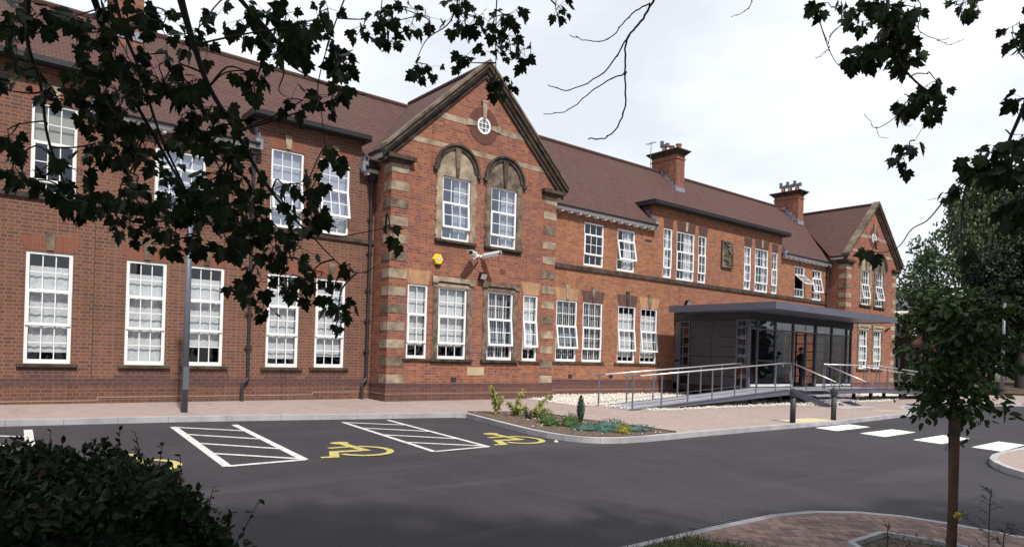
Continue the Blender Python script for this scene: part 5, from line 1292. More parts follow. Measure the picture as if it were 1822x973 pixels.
# ---- the sycamore whose branches hang into the view; trunk stands out of frame to the left
def big_tree(name, label, base, limbs, clusters, twigs, crown, seed, leaf=(0.038, 0.084), trunk_r=0.32, fork=4.6, dens=1.03):
    g = random.Random(seed)
    t = thing(name, label, 'tree', base)
    bx, by, bz = base; B = Vector(base)
    b = MB(); F_ = B + Vector((0.1, 0.05, fork))
    b.tube(smooth_path([B - Vector((0, 0, .3)), B + Vector((0.03, 0, 1.2)), B + Vector((-0.02, 0.03, 2.8)), F_, F_ + Vector((0.25, -0.3, 2.2)), F_ + Vector((0.5, -0.6, 4.6))], 4),
           [trunk_r * (1.35 if k == 0 else 1.0) * (1 - 0.035 * k) for k in range(21)], 14)
    b.build('trunk', 'bark', t, smooth=True)
    allp = []
    for pts, r0, r1, joined in limbs:
        P = [at(*q) for q in pts]
        S = smooth_path(P, 6)
        if joined: S = arrive(F_, P) + S
        n = len(S)
        rr = []
        for k in range(n):
            u = k / (n - 1); rr.append(r0 + (r1 - r0) * u if not joined else (0.075 * (1 - u) ** 9 + r0 + (r1 - r0) * u))
        b = MB(); b.tube(S, rr, 8); b.build('branch', 'twig', t, smooth=True); allp += S[(n // 3 if joined else 0):]
    tw = MB(); lv = MB(); twp = []
    for pts, r0 in twigs:
        P = [at(*q) for q in pts]
        pre = arrive(F_, P) if pts[0][1] < -20 else []               # reaches back to the fork out of view
        if not pre:
            near = min(allp + twp, key=lambda p: (p - P[0]).length)
            if (near - P[0]).length < 0.8: P = [near] + P
        S = smooth_path(P, 6); twp += S; S = pre + [p + rv(g) * 0.004 for p in S]; n = len(S)
        tw.tube(S, [r0 * (1 - 0.6 * k / (n - 1)) for k in range(n)], 6); 
        for k in range(3, n - 1, 3):                              # small buds / spurs
            q = S[k]; d = (S[k + 1] - S[k - 1]).normalized(); tw.tube([q, q + (rv(g) * .7 + d) * 0.012], [r0 * .7, r0 * .4], 5)
    for cx, cy, rx, ry, n, dep in clusters:
        c = at(cx, cy, dep); near = min(allp, key=lambda p: (p - c).length) if allp else c
        mid = (near + c) / 2 + rv(g) * 0.04 + Vector((0, 0, .03))
        if (near - c).length < 1.3: tw.tube(smooth_path([near, mid, c], 4), [0.0055, .005, .005, .0045, .004, .004, .0035, .003, .003], 5)
        n = int(n * dens); sprays = max(1, n // 5)
        for s_ in range(sprays):
            a = g.uniform(0, 2 * PI); q = math.sqrt(g.random())
            sc = at(cx + rx * q * math.cos(a), cy + ry * q * math.sin(a), dep + g.uniform(-.35, .35))
            tw.tube([c + rv(g) * .01, (c + sc) / 2 + rv(g) * .03, sc], [0.0035, .0028, .002], 5)
            k = n // sprays + (1 if g.random() < 0.4 else 0)
            for _ in range(k):
                pet = (rv(g) + Vector((0, 0, -0.35))).normalized(); L = g.uniform(0.03, 0.09)
                base_ = sc + pet * L
                tw.tube([sc, base_], [0.0014, 0.0011], 4, cap=False)
                size = g.uniform(*leaf)
                dirv = (pet * 0.6 + Vector((0, 0, -0.75)) + rv(g) * 0.55)
                nrm = (rv(g) * 0.8 + Vector((0, 0, 0.35)) - FW * 0.55)
                add_leaf(lv, base_, dirv, nrm, size, MAPLE_R, 0, g.uniform(.05, .5), g.uniform(.0, .4))
    tw.build('twigs', 'twig', t, smooth=True)
    # the upper crown, above the view
    cr_ = MB()
    for cc, rad, n in crown:
        cc = Vector(cc)
        for _ in range(n):
            v = rv(g) * (g.random() ** 0.45); p = cc + Vector((v.x * rad[0], v.y * rad[1], v.z * rad[2]))
            rel = p - CP; dd = rel.dot(FW)
            if dd > -0.3 and rel.z < 0.72 * max(dd, 0) + 1.6: continue      # keep the crown above the height of the low sprays
            add_leaf(lv, p, rv(g) + Vector((0, 0, -.4)), Vector((0, 0, 1)) + rv(g) * .7, g.uniform(.15, .24), MAPLE_R, 0, .2, .2)
        cr_.tube([F_, (F_ + cc) / 2 + rv(g) * .2 + Vector((0, 0, .4)), cc], [0.11, .07, .02], 7)
    cr_.build('limb', 'bark', t, smooth=True)
    lv.build('crown', 'leaf_sycamore', t)
    return t

D0 = 3.3
L_ = lambda pts, d0, d1: [(x, y, d0 + (d1 - d0) * i / max(1, len(pts) - 1)) for i, (x, y) in enumerate(pts)]
limbsA = [
    (L_([(52, -60), (50, 20), (50, 80), (72, 150), (84, 240), (104, 300), (122, 345)], 3.1, 3.5), 0.013, 0.004, True),
    (L_([(140, -60), (168, 0), (188, 65), (205, 120), (262, 220), (325, 330), (395, 425)], 3.0, 3.7), 0.020, 0.004, True),
    (L_([(190, -60), (205, 0), (222, 60), (250, 130), (285, 240), (335, 350), (352, 420)], 3.3, 3.6), 0.012, 0.004, True),
    (L_([(310, -60), (322, 0), (345, 80), (372, 155), (420, 235), (468, 320), (515, 380), (560, 425)], 3.0, 3.6), 0.021, 0.004, True),
    (L_([(380, -60), (428, 0), (468, 45), (496, 80), (500, 100)], 3.6, 3.9), 0.014, 0.010, True),
    (L_([(640, -80), (620, -20), (590, 60), (566, 150), (572, 200), (579, 262)], 3.8, 3.9), 0.006, 0.002, True),
    (L_([(420, 235), (405, 300), (380, 345), (400, 420), (430, 480)], 3.3, 3.5), 0.006, 0.002, False),
    (L_([(560, 425), (585, 452), (615, 478), (645, 485), (668, 474)], 3.6, 3.6), 0.004, 0.0015, False),
    (L_([(468, 320), (540, 395), (590, 420), (640, 415), (692, 404)], 3.5, 3.6), 0.004, 0.002, False),
    (L_([(262, 220), (235, 300), (215, 330), (205, 385)], 3.4, 3.4), 0.005, 0.002, False),
    (L_([(372, 155), (400, 130), (440, 128), (470, 150)], 3.4, 3.6), 0.005, 0.002, False),
    (L_([(500, 100), (505, 130), (496, 160), (508, 172)], 3.9, 3.9), 0.006, 0.002, False),
    (L_([(500, 100), (530, 125), (600, 160), (660, 170)], 3.9, 3.8), 0.006, 0.002, False),
    (L_([(800, -70), (815, -10), (800, 40), (760, 70), (740, 110)], 4.2, 4.3), 0.008, 0.002, True),
    (L_([(890, -70), (884, 0), (882, 70), (882, 130), (876, 165)], 4.2, 4.2), 0.006, 0.002, True),
    (L_([(1000, -70), (994, -20), (988, 8)], 4.2, 4.2), 0.005, 0.002, True),
    (L_([(690, -60), (680, 0), (676, 50), (684, 90)], 4.3, 4.3), 0.005, 0.002, True),
]
clA = [(35, 60, 30, 55, 16), (60, 110, 30, 35, 12), (130, 30, 60, 35, 24), (205, 55, 65, 55, 44), (290, 45, 60, 50, 36), (350, 55, 45, 40, 18), (150, 110, 45, 30, 15), (95, 180, 55, 35, 16),
       (165, 195, 60, 45, 26), (225, 165, 65, 55, 46), (290, 150, 55, 50, 34), (345, 195, 50, 50, 28), (235, 240, 60, 40, 30), (170, 255, 45, 30, 14), (40, 220, 35, 40, 14), (25, 285, 25, 30, 10),
       (32, 325, 30, 30, 14), (95, 290, 40, 40, 12), (115, 350, 70, 24, 30), (185, 358, 60, 26, 26), (215, 392, 30, 25, 12), (245, 320, 35, 28, 14), (265, 280, 50, 40, 20), (322, 258, 48, 40, 20),
       (372, 240, 40, 50, 22), (392, 300, 50, 40, 30), (360, 350, 60, 40, 30), (300, 368, 65, 30, 26), (432, 350, 45, 36, 30), (422, 400, 55, 30, 28), (270, 432, 38, 18, 13), (332, 420, 50, 25, 18),
       (462, 430, 50, 32, 26), (505, 330, 42, 28, 14), (545, 330, 25, 20, 6), (560, 392, 45, 22, 14), (520, 462, 40, 24, 15), (545, 500, 45, 28, 20), (588, 535, 32, 30, 15), (602, 570, 16, 12, 4),
       (432, 500, 40, 28, 15), (452, 532, 20, 13, 4), (622, 472, 26, 16, 5), (694, 402, 16, 14, 4), (440, 128, 42, 30, 12), (440, 45, 38, 42, 22), (505, 40, 55, 45, 38), (560, 45, 45, 40, 30), (520, 95, 40, 35, 20),
       (600, 95, 34, 36, 22), (540, 178, 30, 12, 7), (625, 165, 38, 18, 13), (580, 262, 22, 22, 8), (645, 35, 20, 25, 6), (10, 160, 20, 50, 8), (60, 20, 35, 25, 10)]
clA = [(x, y, rx, ry, n, 3.45 + 0.35 * math.sin(i * 1.7)) for i, (x, y, rx, ry, n) in enumerate(clA)]
clA += [(680, 84, 20, 20, 9, 4.3), (740, 114, 26, 22, 12, 4.3), (742, 28, 55, 28, 26, 4.3), (820, 22, 58, 28, 34, 4.2), (900, 28, 38, 36, 28, 4.2), (900, 84, 36, 22, 20, 4.2), (838, 112, 16, 16, 7, 4.2), (878, 150, 24, 24, 14, 4.2), (990, 10, 30, 12, 7, 4.2), (690, 30, 25, 20, 8, 4.3)]
twA = [(L_([(1190, -70), (1165, -5), (1140, 40), (1115, 70), (1112, 130), (1110, 200), (1082, 243), (1046, 247)], 4.0, 4.3), 0.0085),
       (L_([(1116, 68), (1075, 128), (1015, 160), (974, 152)], 4.1, 4.3), 0.006), (L_([(1111, 131), (1062, 155), (1012, 196), (968, 203)], 4.15, 4.3), 0.005), (L_([(1152, 8), (1120, 30), (1085, 68), (1050, 74), (1012, 62)], 4.0, 4.2), 0.005),
       (L_([(1345, -40), (1338, 0), (1326, 20), (1300, 31)], 4.2, 4.3), 0.004), (L_([(650, 485), (668, 474)], 3.6, 3.6), 0.002)]
big_tree('sycamore_tree', 'large sycamore whose dark leafy boughs hang over the left half of the view', (-2.4, -18.1, -0.40), limbsA, clA, twA,
         [((-2.5, -19.0, 8.3), (3.2, 3.0, 2.4), 3200), ((0.6, -20.3, 8.2), (3.0, 2.7, 2.2), 3800), ((1.6, -19.2, 6.4), (2.2, 1.8, 1.2), 900), ((-0.5, -18.2, 7.2), (2.2, 2.2, 1.4), 900), ((3.0, -20.9, 7.4), (2.2, 2.0, 1.8), 2600)], 11)
limbsB = [
    (L_([(1590, -70), (1580, 0), (1582, 60), (1598, 105), (1620, 136), (1645, 158), (1666, 169)], 5.0, 5.0), 0.014, 0.006, True),
    (L_([(1440, -60), (1449, 0), (1462, 50), (1476, 90), (1488, 112), (1500, 122)], 5.2, 5.2), 0.007, 0.002, True),
    (L_([(1545, -60), (1530, 10), (1507, 36), (1481, 60), (1474, 78)], 5.0, 5.1), 0.005, 0.002, True),
    (L_([(1900, 80), (1850, 130), (1820, 195), (1802, 235), (1786, 268), (1752, 292), (1722, 318), (1700, 335)], 4.2, 4.6), 0.018, 0.005, True),
    (L_([(1700, 335), (1676, 362), (1650, 392), (1622, 408), (1600, 438), (1572, 449), (1548, 447)], 4.6, 4.6), 0.0055, 0.002, False),
    (L_([(1752, 292), (1720, 330), (1713, 372), (1710, 410), (1716, 452)], 4.5, 4.5), 0.008, 0.003, False),
    (L_([(1618, 138), (1632, 131), (1650, 132)], 5.0, 5.0), 0.006, 0.003, False),
    (L_([(1666, 169), (1664, 190), (1652, 208), (1640, 230), (1628, 250)], 5.0, 5.0), 0.003, 0.0015, False),
    (L_([(1638, 156), (1622, 172), (1615, 188)], 5.0, 5.0), 0.004, 0.002, False),
]
clB = [(1480, 14, 32, 16, 9), (1510, 20, 20, 14, 7), (1558, 24, 36, 34, 26), (1602, 38, 36, 34, 22), (1632, 14, 30, 14, 9), (1700, 8, 40, 12, 11), (1572, 78, 42, 34, 36), (1540, 105, 28, 18, 16), (1592, 98, 22, 20, 12), (1634, 85, 7, 6, 2),
       (1666, 145, 22, 18, 12), (1616, 190, 20, 18, 10), (1646, 200, 20, 10, 8), (1620, 272, 18, 20, 10)]
clB = [(x, y, rx, ry, n, 5.0) for x, y, rx, ry, n in clB] + [(1800, 58, 26, 22, 12, 4.4), (1816, 180, 14, 16, 6, 4.4), (1800, 240, 20, 10, 6, 4.4), (1745, 296, 36, 20, 20, 4.5), (1792, 300, 26, 22, 16, 4.4), (1690, 336, 14, 10, 5, 4.5), (1546, 446, 16, 12, 5, 4.6), (1806, 345, 20, 36, 14, 4.5), (1712, 450, 8, 16, 3, 4.5), (1780, 268, 20, 14, 8, 4.5)]
twB = [(L_([(1474, 78), (1468, 62), (1460, 42)], 5.1, 5.1), 0.003), (L_([(1478, 62), (1495, 45), (1510, 30)], 5.0, 5.0), 0.003), (L_([(1470, 90), (1455, 102)], 5.2, 5.2), 0.003), (L_([(1476, 84), (1462, 100), (1450, 104)], 5.2, 5.2), 0.003),
       (L_([(1632, 0), (1636, 30), (1636, 56), (1670, 72), (1690, 80), (1716, 70)], 5.0, 5.0), 0.004), (L_([(1670, 72), (1692, 68)], 5.0, 5.0), 0.003), (L_([(1592, 210), (1560, 228), (1548, 216), (1536, 202)], 5.0, 5.0), 0.0035), (L_([(1560, 228), (1564, 242), (1582, 246)], 5.0, 5.0), 0.0025),
       (L_([(1594, 210), (1610, 224), (1624, 222)], 5.0, 5.0), 0.0025), (L_([(1700, 335), (1682, 350), (1650, 356)], 4.6, 4.6), 0.003), (L_([(1615, 48), (1622, 70), (1624, 88)], 5.0, 5.0), 0.003)]
big_tree('sycamore_tree', 'sycamore with sparse hanging sprays over the right half of the view', (6.2, -21.4, -0.45), limbsB, clB, twB,
         [((6.2, -22.8, 8.0), (2.6, 2.0, 2.0), 2400), ((8.6, -23.0, 8.0), (2.2, 1.8, 1.8), 1100), ((5.0, -22.2, 7.2), (1.6, 1.4, 1.0), 500)], 23, leaf=(0.062, 0.105), trunk_r=0.26, dens=1.5)

# ---- hedge bottom left
def leaf_blob(b, c, rad, n, g, leaf, half, shell=0.35, mi=0, up=0.5, flat=0.0, keep=None, p4=2.0, ext=0.12):
    for _ in range(n):
        v = rv(g)
        if p4 != 2.0:
            k = (abs(v.x) ** p4 + abs(v.y) ** p4 + abs(v.z) ** p4) ** (-1 / p4); v = v * k
        r = 1 - shell * g.random() ** 1.6 + ext * max(0, g.gauss(0, .6))
        p = Vector(c) + Vector((v.x * rad[0], v.y * rad[1], v.z * rad[2])) * r
        if keep and not keep(p): continue
        m_ = mi if not isinstance(mi, tuple) else (mi[0] if g.random() > mi[2] else mi[1])
        add_leaf(b, p, v * .8 + rv(g) * .7 + Vector((0, 0, .15)), Vector((0, 0, up)) + v * .6 + rv(g) * .5, g.uniform(*leaf), half, m_, g.uniform(.1, .4), .15)
def blob(b, c, rad, g, nu=14, nv=8, amp=0.12, p4=2.0):
    """lumpy closed core"""
    off = [[1 + g.uniform(-amp, amp) for _ in range(nu)] for _ in range(nv + 1)]
    P = []
    for j in range(nv + 1):
        ph = -PI / 2 + PI * j / nv; row = []
        for i in range(nu):
            th = 2 * PI * i / nu; v = Vector((math.cos(ph) * math.cos(th), math.cos(ph) * math.sin(th), math.sin(ph)))
            if p4 != 2.0: v = v * (abs(v.x) ** p4 + abs(v.y) ** p4 + abs(v.z) ** p4) ** (-1 / p4)
            o = off[j][i] if 0 < j < nv else 1
            row.append((c[0] + v.x * rad[0] * o, c[1] + v.y * rad[1] * o, c[2] + v.z * rad[2] * o))
        P.append(row)
    for j in range(nv):
        for i in range(nu): b.poly([P[j][i], P[j][(i + 1) % nu], P[j + 1][(i + 1) % nu], P[j + 1][i]])
g = random.Random(31)
hedge = thing('hedge', 'dense dark evergreen hedge at the edge of the tarmac, a few dead leaves in it', 'hedge', (-0.8, -15.25, -0.3))
HC, HRD = (-1.04, -15.40, 0.10), (2.06, 0.80, 0.78)
def hedge_top(p): return .885 + .030 * math.sin(9 * p.x + 3 * p.y) + .022 * math.sin(21 * p.x + 1) + .02 * math.sin(14 * p.y) - 1.9 * max(0, p.x - .63) ** 1.6
b = MB(); blob(b, HC, (HRD[0] * .93, HRD[1] * .80, HRD[2] * .82), g, 48, 24, .04, 4.0)
b.v = [(x, y, min(z_, hedge_top(Vector((x, y, 0))) - .10)) for x, y, z_ in b.v]; b.build('stems', 'leaf_evergreen', hedge)
b = MB()
def hk(p):
    return p.x > -.55 and p.z > -.35 and p.z < hedge_top(p) + .03 * math.sin(40 * p.x) * math.sin(33 * p.y)
leaf_blob(b, HC, HRD, 80000, g, (.022, .046), OVAL_R, .15, (0, 1, .010), .5, p4=4.0, ext=.02, keep=hk)
for _ in range(9000):                                            # clipped top follows the uneven surface
    x, y = g.uniform(-.5, 1.15), g.uniform(-16.1, -14.62); zt = hedge_top(Vector((x, y, 0)))
    add_leaf(b, Vector((x, y, zt - g.uniform(0, .09))), rv(g) + Vector((0, 0, .5)), Vector((0, 0, .6)) + rv(g), g.uniform(.022, .046), OVAL_R, 0 if g.random() > .012 else 1, g.uniform(.1, .4), .15)
for k in range(36):                                              # shoots standing out of the top and side
    a = g.uniform(-.6, 1.1); base_ = Vector((a, -15.2 + g.uniform(-.35, .3), 0.82 - 1.25 * max(0, a - .66) ** 1.6)); d = Vector((g.uniform(-.3, .5), g.uniform(-.2, .3), 1)).normalized(); L = g.uniform(.05, .20)
    b.tube([base_, base_ + d * L], [.003, .0015], 4, 2)
    for q in range(6): add_leaf(b, base_ + d * L * (q + 1) / 6, d * .5 + rv(g), Vector((0, 0, 1)) + rv(g) * .5, g.uniform(.022, .042), OVAL_R, 0, .2, .15)
b.build('foliage', ['leaf_hedge', 'leaf_dead', 'twig'], hedge)

# ---- young staked tree, foreground right
g = random.Random(17)
TB = Vector((7.21, -16.33, gz(0, -16.33)))
yt = thing('young_tree', 'young tree with oval leaves tied to a brown stake, foreground by the brick-edged bed', 'tree', TB)
b = MB(); b.tube(smooth_path([TB - Vector((0, 0, .05)), TB + Vector((.01, 0, .6)), TB + Vector((-.01, .01, 1.3)), TB + Vector((0.02, 0, 1.8)), TB + Vector((0.01, .01, 2.46))], 5), [.036, .034, .034, .033, .033, .032, .032, .031, .031, .030, .030, .028, .026, .023, .020, .018, .015, .012, .010, .007, .005], 10); b.build('trunk', 'young_bark', yt, smooth=True)
br = MB(); lv = MB()
for k in range(30):
    h = 1.26 + 1.05 * (k / 29) ** 0.9; a = k * 2.4 + g.uniform(-.4, .4)
    u = (h - 1.25) / 1.07; L = (.50 if u < .15 else .50 + .12 * math.sin(u * PI)) * (1 - .45 * max(0, u - .55) / .45) * g.uniform(.70, .98) * .88
    rise = .05 + .55 * u + g.uniform(-.1, .15)
    p0 = TB + Vector((0, 0, h)); d = Vector((math.cos(a), math.sin(a), rise))
    if k < 5: d.z = .35
    p1 = p0 + d * L * .55; p2 = p0 + Vector((math.cos(a), math.sin(a), rise * (.7 if k > 4 else -.25))) * L
    S = smooth_path([p0, p1, p2], 5); br.tube(S, [.011 - .0008 * i for i in range(len(S))], 6)
    for q in range(56):
        i = g.randrange(2, len(S)); c = S[i] + rv(g) * g.uniform(.02, .14)
        add_leaf(lv, c, Vector((math.cos(a), math.sin(a), -.35)) * .8 + rv(g) * .7, Vector((0, 0, 1)) + rv(g) * .8, g.uniform(.048, .10), OVAL_R, 0, g.uniform(.1, .4), .25)
for q in range(330):                                             # fill near the stem
    c = TB + Vector((g.gauss(0, .19), g.gauss(0, .19), g.uniform(1.25, 2.46)))
    add_leaf(lv, c, rv(g) + Vector((0, 0, -.2)), Vector((0, 0, 1)) + rv(g) * .9, g.uniform(.045, .09), OVAL_R, 0, .25, .25)
for q in range(12):                                              # water shoots under the tie
    c = TB + Vector((g.uniform(.03, .22), g.uniform(-.08, .08), g.uniform(1.0, 1.2))); add_leaf(lv, c, rv(g) + Vector((.4, 0, -.4)), rv(g) + Vector((0, 0, 1)), g.uniform(.05, .085), OVAL_R, 0, .25, .25)
br.build('branches', 'young_bark', yt, smooth=True); lv.build('crown', 'leaf_young', yt)
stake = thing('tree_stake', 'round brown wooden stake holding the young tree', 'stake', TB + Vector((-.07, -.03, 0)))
sp = TB + Vector((-.068, -.035, 0)); b = MB(); b.tube([sp - Vector((0, 0, .1)), sp + Vector((.004, 0, .7)), sp + Vector((.008, 0, 1.26)), sp + Vector((.008, 0, 1.28))], [.041, .040, .039, .032], 14); b.build('post', 'shaded_stake_wood', stake, smooth=False)
b = MB(); b.tube([sp + Vector((.005, 0, 1.13)), sp + Vector((.005, 0, 1.18))], .044, 14); q0 = TB + Vector((0, 0, 1.13)); b.tube([q0, q0 + Vector((0, 0, .05))], .042, 12); b.build('tie', 'rubber_tie', stake)

# ---- weeds and grass in the foreground
def weed(name, label, base, h, n, mats, leaf, g, spread=.35, flower=0, group=None):
    t = thing(name, label, 'weed', base, group); B = Vector(base); b = MB(); f = MB()
    S = smooth_path([B, B + Vector((.01, .01, h * .5)), B + Vector((-.015, 0, h * .85)), B + Vector((.02, 0, h))], 5); b.tube(S, [.004] * len(S), 5, 1)
    for k in range(n):
        i = g.randrange(2, len(S)); a = g.uniform(0, 2 * PI); d = Vector((math.cos(a), math.sin(a), .5)); L = h * spread * (1 - .7 * i / len(S)) * g.uniform(.4, 1)
        b.tube([S[i], S[i] + d * L], [.0022, .001], 4, 1)
        for q in range(4): add_leaf(b, S[i] + d * L * (q + 1) / 4, d + rv(g) * .6, Vector((0, 0, 1)) + rv(g) * .5, g.uniform(*leaf), LANCE_R, 0, .2, .3)
        if k < flower:
            for q in range(5): add_leaf(f, S[-1] + rv(g) * .03, rv(g), rv(g), .02, OVAL_R, 0, .1, 0)
    b.build('stalk', mats, t)
    if flower: f.build('flower', 'flower_yellow', t)
gw = random.Random(9)
weed('weed', 'tall thin seeding weed right of the young tree', (7.28, -16.62, gz(0, -16.6)), 0.66, 16, ['leaf_weed', 'twig'], (.03, .06), gw)
weed('weed', 'yellow-flowered weed at the foot of the stake', (7.02, -16.45, gz(0, -16.4)), 0.42, 9, ['leaf_weed', 'twig'], (.03, .05), gw, .45, 7)
weed('weed', 'small spindly weed left of the stake', (6.82, -15.95, gz(0, -16)), 0.26, 7, ['leaf_weed', 'twig'], (.02, .04), gw, .5)
weed('weed', 'leafy low weed between the stake and the tall weed', (7.22, -16.75, gz(0, -16.7)), 0.34, 14, ['leaf_weed', 'twig'], (.04, .07), gw, .6)
b = MB(); gg = random.Random(8)
def inP(x, y, P): return inside(x, y, P)
GP = [(5.55, -14.66), (5.62, -14.82), (5.9, -15.6), (5.9, -17.2), (1.5, -17.2), (1.5, -14.66)]
k = 0
while k < 5200:
    x, y = gg.uniform(2.5, 5.9), gg.uniform(-16.6, -14.64)
    if not inP(x, y, GP): continue
    k += 1; a = gg.uniform(0, 2 * PI); h = gg.uniform(.03, .09); B = Vector((x, y, gz(x, y) + .01)); ln = Vector((math.cos(a), math.sin(a), 0)) * h * .5; w = Vector((-math.sin(a), math.cos(a), 0)) * .004
    b.poly([B - w, B + w, B + ln * .5 + Vector((0, 0, h * .7)) + w * .6, B + ln + Vector((0, 0, h))])
b.build('grass', 'leaf_grass', kind='stuff', label='rough short grass at the near edge of the paving', category='grass')
b = MB()
k = 0
while k < 900:
    x, y = gg.uniform(6.3, 7.5), gg.uniform(-18, -15.75)
    if not inside(x, y, PB) : continue
    k += 1; B = Vector((x, y, gz(x, y) + .02)); add_leaf(b, B + Vector((0, 0, gg.uniform(0, .07))), rv(gg) + Vector((0, 0, .4)), Vector((0, 0, 1)) + rv(gg) * .6, gg.uniform(.025, .06), LANCE_R, 0, .2, .3)
b.build('ground_cover', 'leaf_weed', kind='stuff', label='low green ground cover in the bed round the young tree', category='ground cover')

# ---- planting bed shrubs
def shrub(name, label, cat, base, h, stems, leafmat, leaf, g, lean=.5, n=60, half=OVAL_R, group=None, mats2=None):
    t = thing(name, label, cat, base, group); B = Vector(base); st = MB(); lv = MB()
    for k in range(stems):
        a = g.uniform(0, 2 * PI); L = h * g.uniform(.55, 1.0); d = Vector((math.cos(a) * lean * g.random(), math.sin(a) * lean * g.random(), 1)).normalized()
        S = smooth_path([B, B + d * L * .5 + rv(g) * .02, B + d * L], 4); st.tube(S, [.008 * (1 - .6 * i / len(S)) for i in range(len(S))], 5)
        for q in range(n):
            i = g.randrange(1, len(S)); c = S[i] + rv(g) * g.uniform(0, .05); add_leaf(lv, c, d * .5 + rv(g), rv(g) + Vector((0, 0, .6)), g.uniform(*leaf), half, 0, .2, .2)
    st.build('stems', 'twig', t); lv.build('foliage', leafmat, t); return t
g = random.Random(41)
z = lambda x, y: gz(x, y) + .01
def arch_shrub(label, base, tips, leafmat, g):
    t = thing('shrub', label, 'shrub', base, 'golden shrubs in the bed'); B = Vector(base); st = MB(); lv = MB()
    for tip, n in tips:
        T = B + Vector(tip); S = smooth_path([B, B + Vector((tip[0] * .3, tip[1] * .3, tip[2] * .6)), T], 5); st.tube(S, [.010 * (1 - .7 * i / len(S)) for i in range(len(S))], 6)
        for q in range(int(n * 2.4)):
            i = g.randrange(1, len(S)); add_leaf(lv, S[i] + rv(g) * g.uniform(.0, .085), (S[-1] - S[0]).normalized() * .6 + rv(g), rv(g) + Vector((0, 0, .7)), g.uniform(.045, .085), OVAL_R, 0, .2, .2)
    st.build('stems', 'twig', t); lv.build('foliage', leafmat, t)
arch_shrub('upright shrub with yellow-green leaves, nearest the kerb corner', (10.75, -4.92, z(0, -4.9)), [((-.18, .0, .68), 60), ((.12, .0, .42), 45), ((-.08, .1, .45), 30), ((.08, -.1, .32), 25)], 'leaf_variegated', g)
arch_shrub('bushy shrub with yellow-edged leaves, middle of the golden three', (11.0, -5.35, z(0, -5.3)), [((.30, .1, .55), 60), ((-.15, .05, .30), 45), ((.12, 0, .30), 60), ((-.05, -.2, .22), 45), ((.2, -.2, .2), 40)], 'leaf_variegated', g)
arch_shrub('wide shrub with one long arching yellow stem, nearest the gravel', (11.35, -5.75, z(0, -5.7)), [((.62, .15, .50), 75), ((.2, .1, .28), 50), ((.1, -.3, .2), 40), ((-.2, -.2, .22), 40)], 'leaf_variegated', g)
shrub('shrub', 'low olive shrub at the feet of the golden shrubs', 'shrub', (10.9, -6.0, z(0, -6)), .26, 9, 'leaf_shrub', (.03, .06), g, 1.2, 26)
def juniper(label, base, rad, n, mat, leaf=(.03, .07), name='juniper', cat='conifer', group='spreading junipers', half=LANCE_R):
    t = thing(name, label, cat, base, group); b = MB(); blob(b, (base[0], base[1], base[2] + rad[2] * .3), (rad[0] * .75, rad[1] * .75, rad[2] * .7), g, 10, 6, .2); b.build('core', mat, t)
    b = MB(); leaf_blob(b, (base[0], base[1], base[2] + rad[2] * .35), rad, n, g, leaf, half, .4, 0, .5, ext=.35); b.build('foliage', mat, t)
juniper('bright green juniper nearest the kerb, taller of its pair', (10.72, -6.85, z(0, -6.8)), (.20, .20, .20), 520, 'leaf_juniper')
juniper('flat green juniper beside the taller one near the kerb', (10.50, -7.28, z(0, -7.2)), (.20, .16, .10), 360, 'leaf_juniper')
juniper('low green juniper in front of the small column conifer', (10.85, -7.50, z(0, -7.5)), (.24, .20, .13), 480, 'leaf_juniper')
juniper('green juniper touching the foot of the column conifer', (11.42, -6.95, z(0, -6.9)), (.24, .18, .15), 480, 'leaf_juniper')
juniper('grey-blue creeping juniper nearest the parking bays', (10.75, -8.12, z(0, -8)), (.38, .26, .09), 620, 'leaf_blue')
juniper('grey-blue creeping juniper behind the golden ball, by the paving edge', (11.62, -7.98, z(0, -8)), (.42, .30, .12), 700, 'leaf_blue')
juniper('grey-blue creeping juniper left of the golden ball', (11.0, -8.48, z(0, -8.5)), (.32, .20, .08), 460, 'leaf_blue')
juniper('grey-blue creeping juniper at the bed tip, right of the golden ball', (11.75, -8.68, z(0, -8.6)), (.40, .24, .09), 600, 'leaf_blue')
juniper('round golden-yellow dwarf conifer near the tip of the bed', (11.08, -8.86, z(0, -8.9)), (.15, .15, .15), 620, 'leaf_gold', (.025, .05), 'dwarf_conifer', 'conifer', None)
t = thing('column_conifer', 'small narrow upright conifer by the paving edge', 'conifer', (11.60, -7.06, z(0, -7)))
b = MB(); b.tube([(11.6, -7.06, z(0, -7)), (11.6, -7.06, .05), (11.6, -7.06, .25), (11.6, -7.06, .44)], [.03, .075, .06, .01], 9); b.build('core', 'leaf_column', t)
b = MB()
for k in range(900):
    u = g.random(); r = .085 * math.sin(PI * min(1, .12 + u * .88)) ** .7; a = g.uniform(0, 2 * PI); add_leaf(b, Vector((11.6 + r * math.cos(a), -7.06 + r * math.sin(a), z(0, -7) + .04 + u * .58)), Vector((math.cos(a) * .4, math.sin(a) * .4, 1)), Vector((math.cos(a), math.sin(a), 0)), g.uniform(.03, .06), LANCE_R, 0, .2, .1)
b.build('foliage', 'leaf_column', t)
b = MB(); gq = random.Random(2); k = 0
while k < 700:
    x, y = gq.uniform(9.7, 12.5), gq.uniform(-9.1, -4.3)
    if not inside(x, y, BED): continue
    k += 1; r = gq.uniform(.008, .03); zz = z(x, y) + r * .3; i = len(b.v)
    for px, py, pz in ((1, 0, 0), (0, 1, 0), (-1, 0, 0), (0, -1, 0), (.2, .1, .7)): b.v.append((x + px * r, y + py * r, zz + pz * r))
    for q in ((0, 1, 4), (1, 2, 4), (2, 3, 4), (3, 0, 4)): b.f.append(tuple(i + w for w in q)); b.m.append(0 if k % 9 else 1)
b.build('bark_chips', ['soil', 'pebble_white'], kind='stuff', label='bark chips and clods over the shrub bed', category='bark chips')
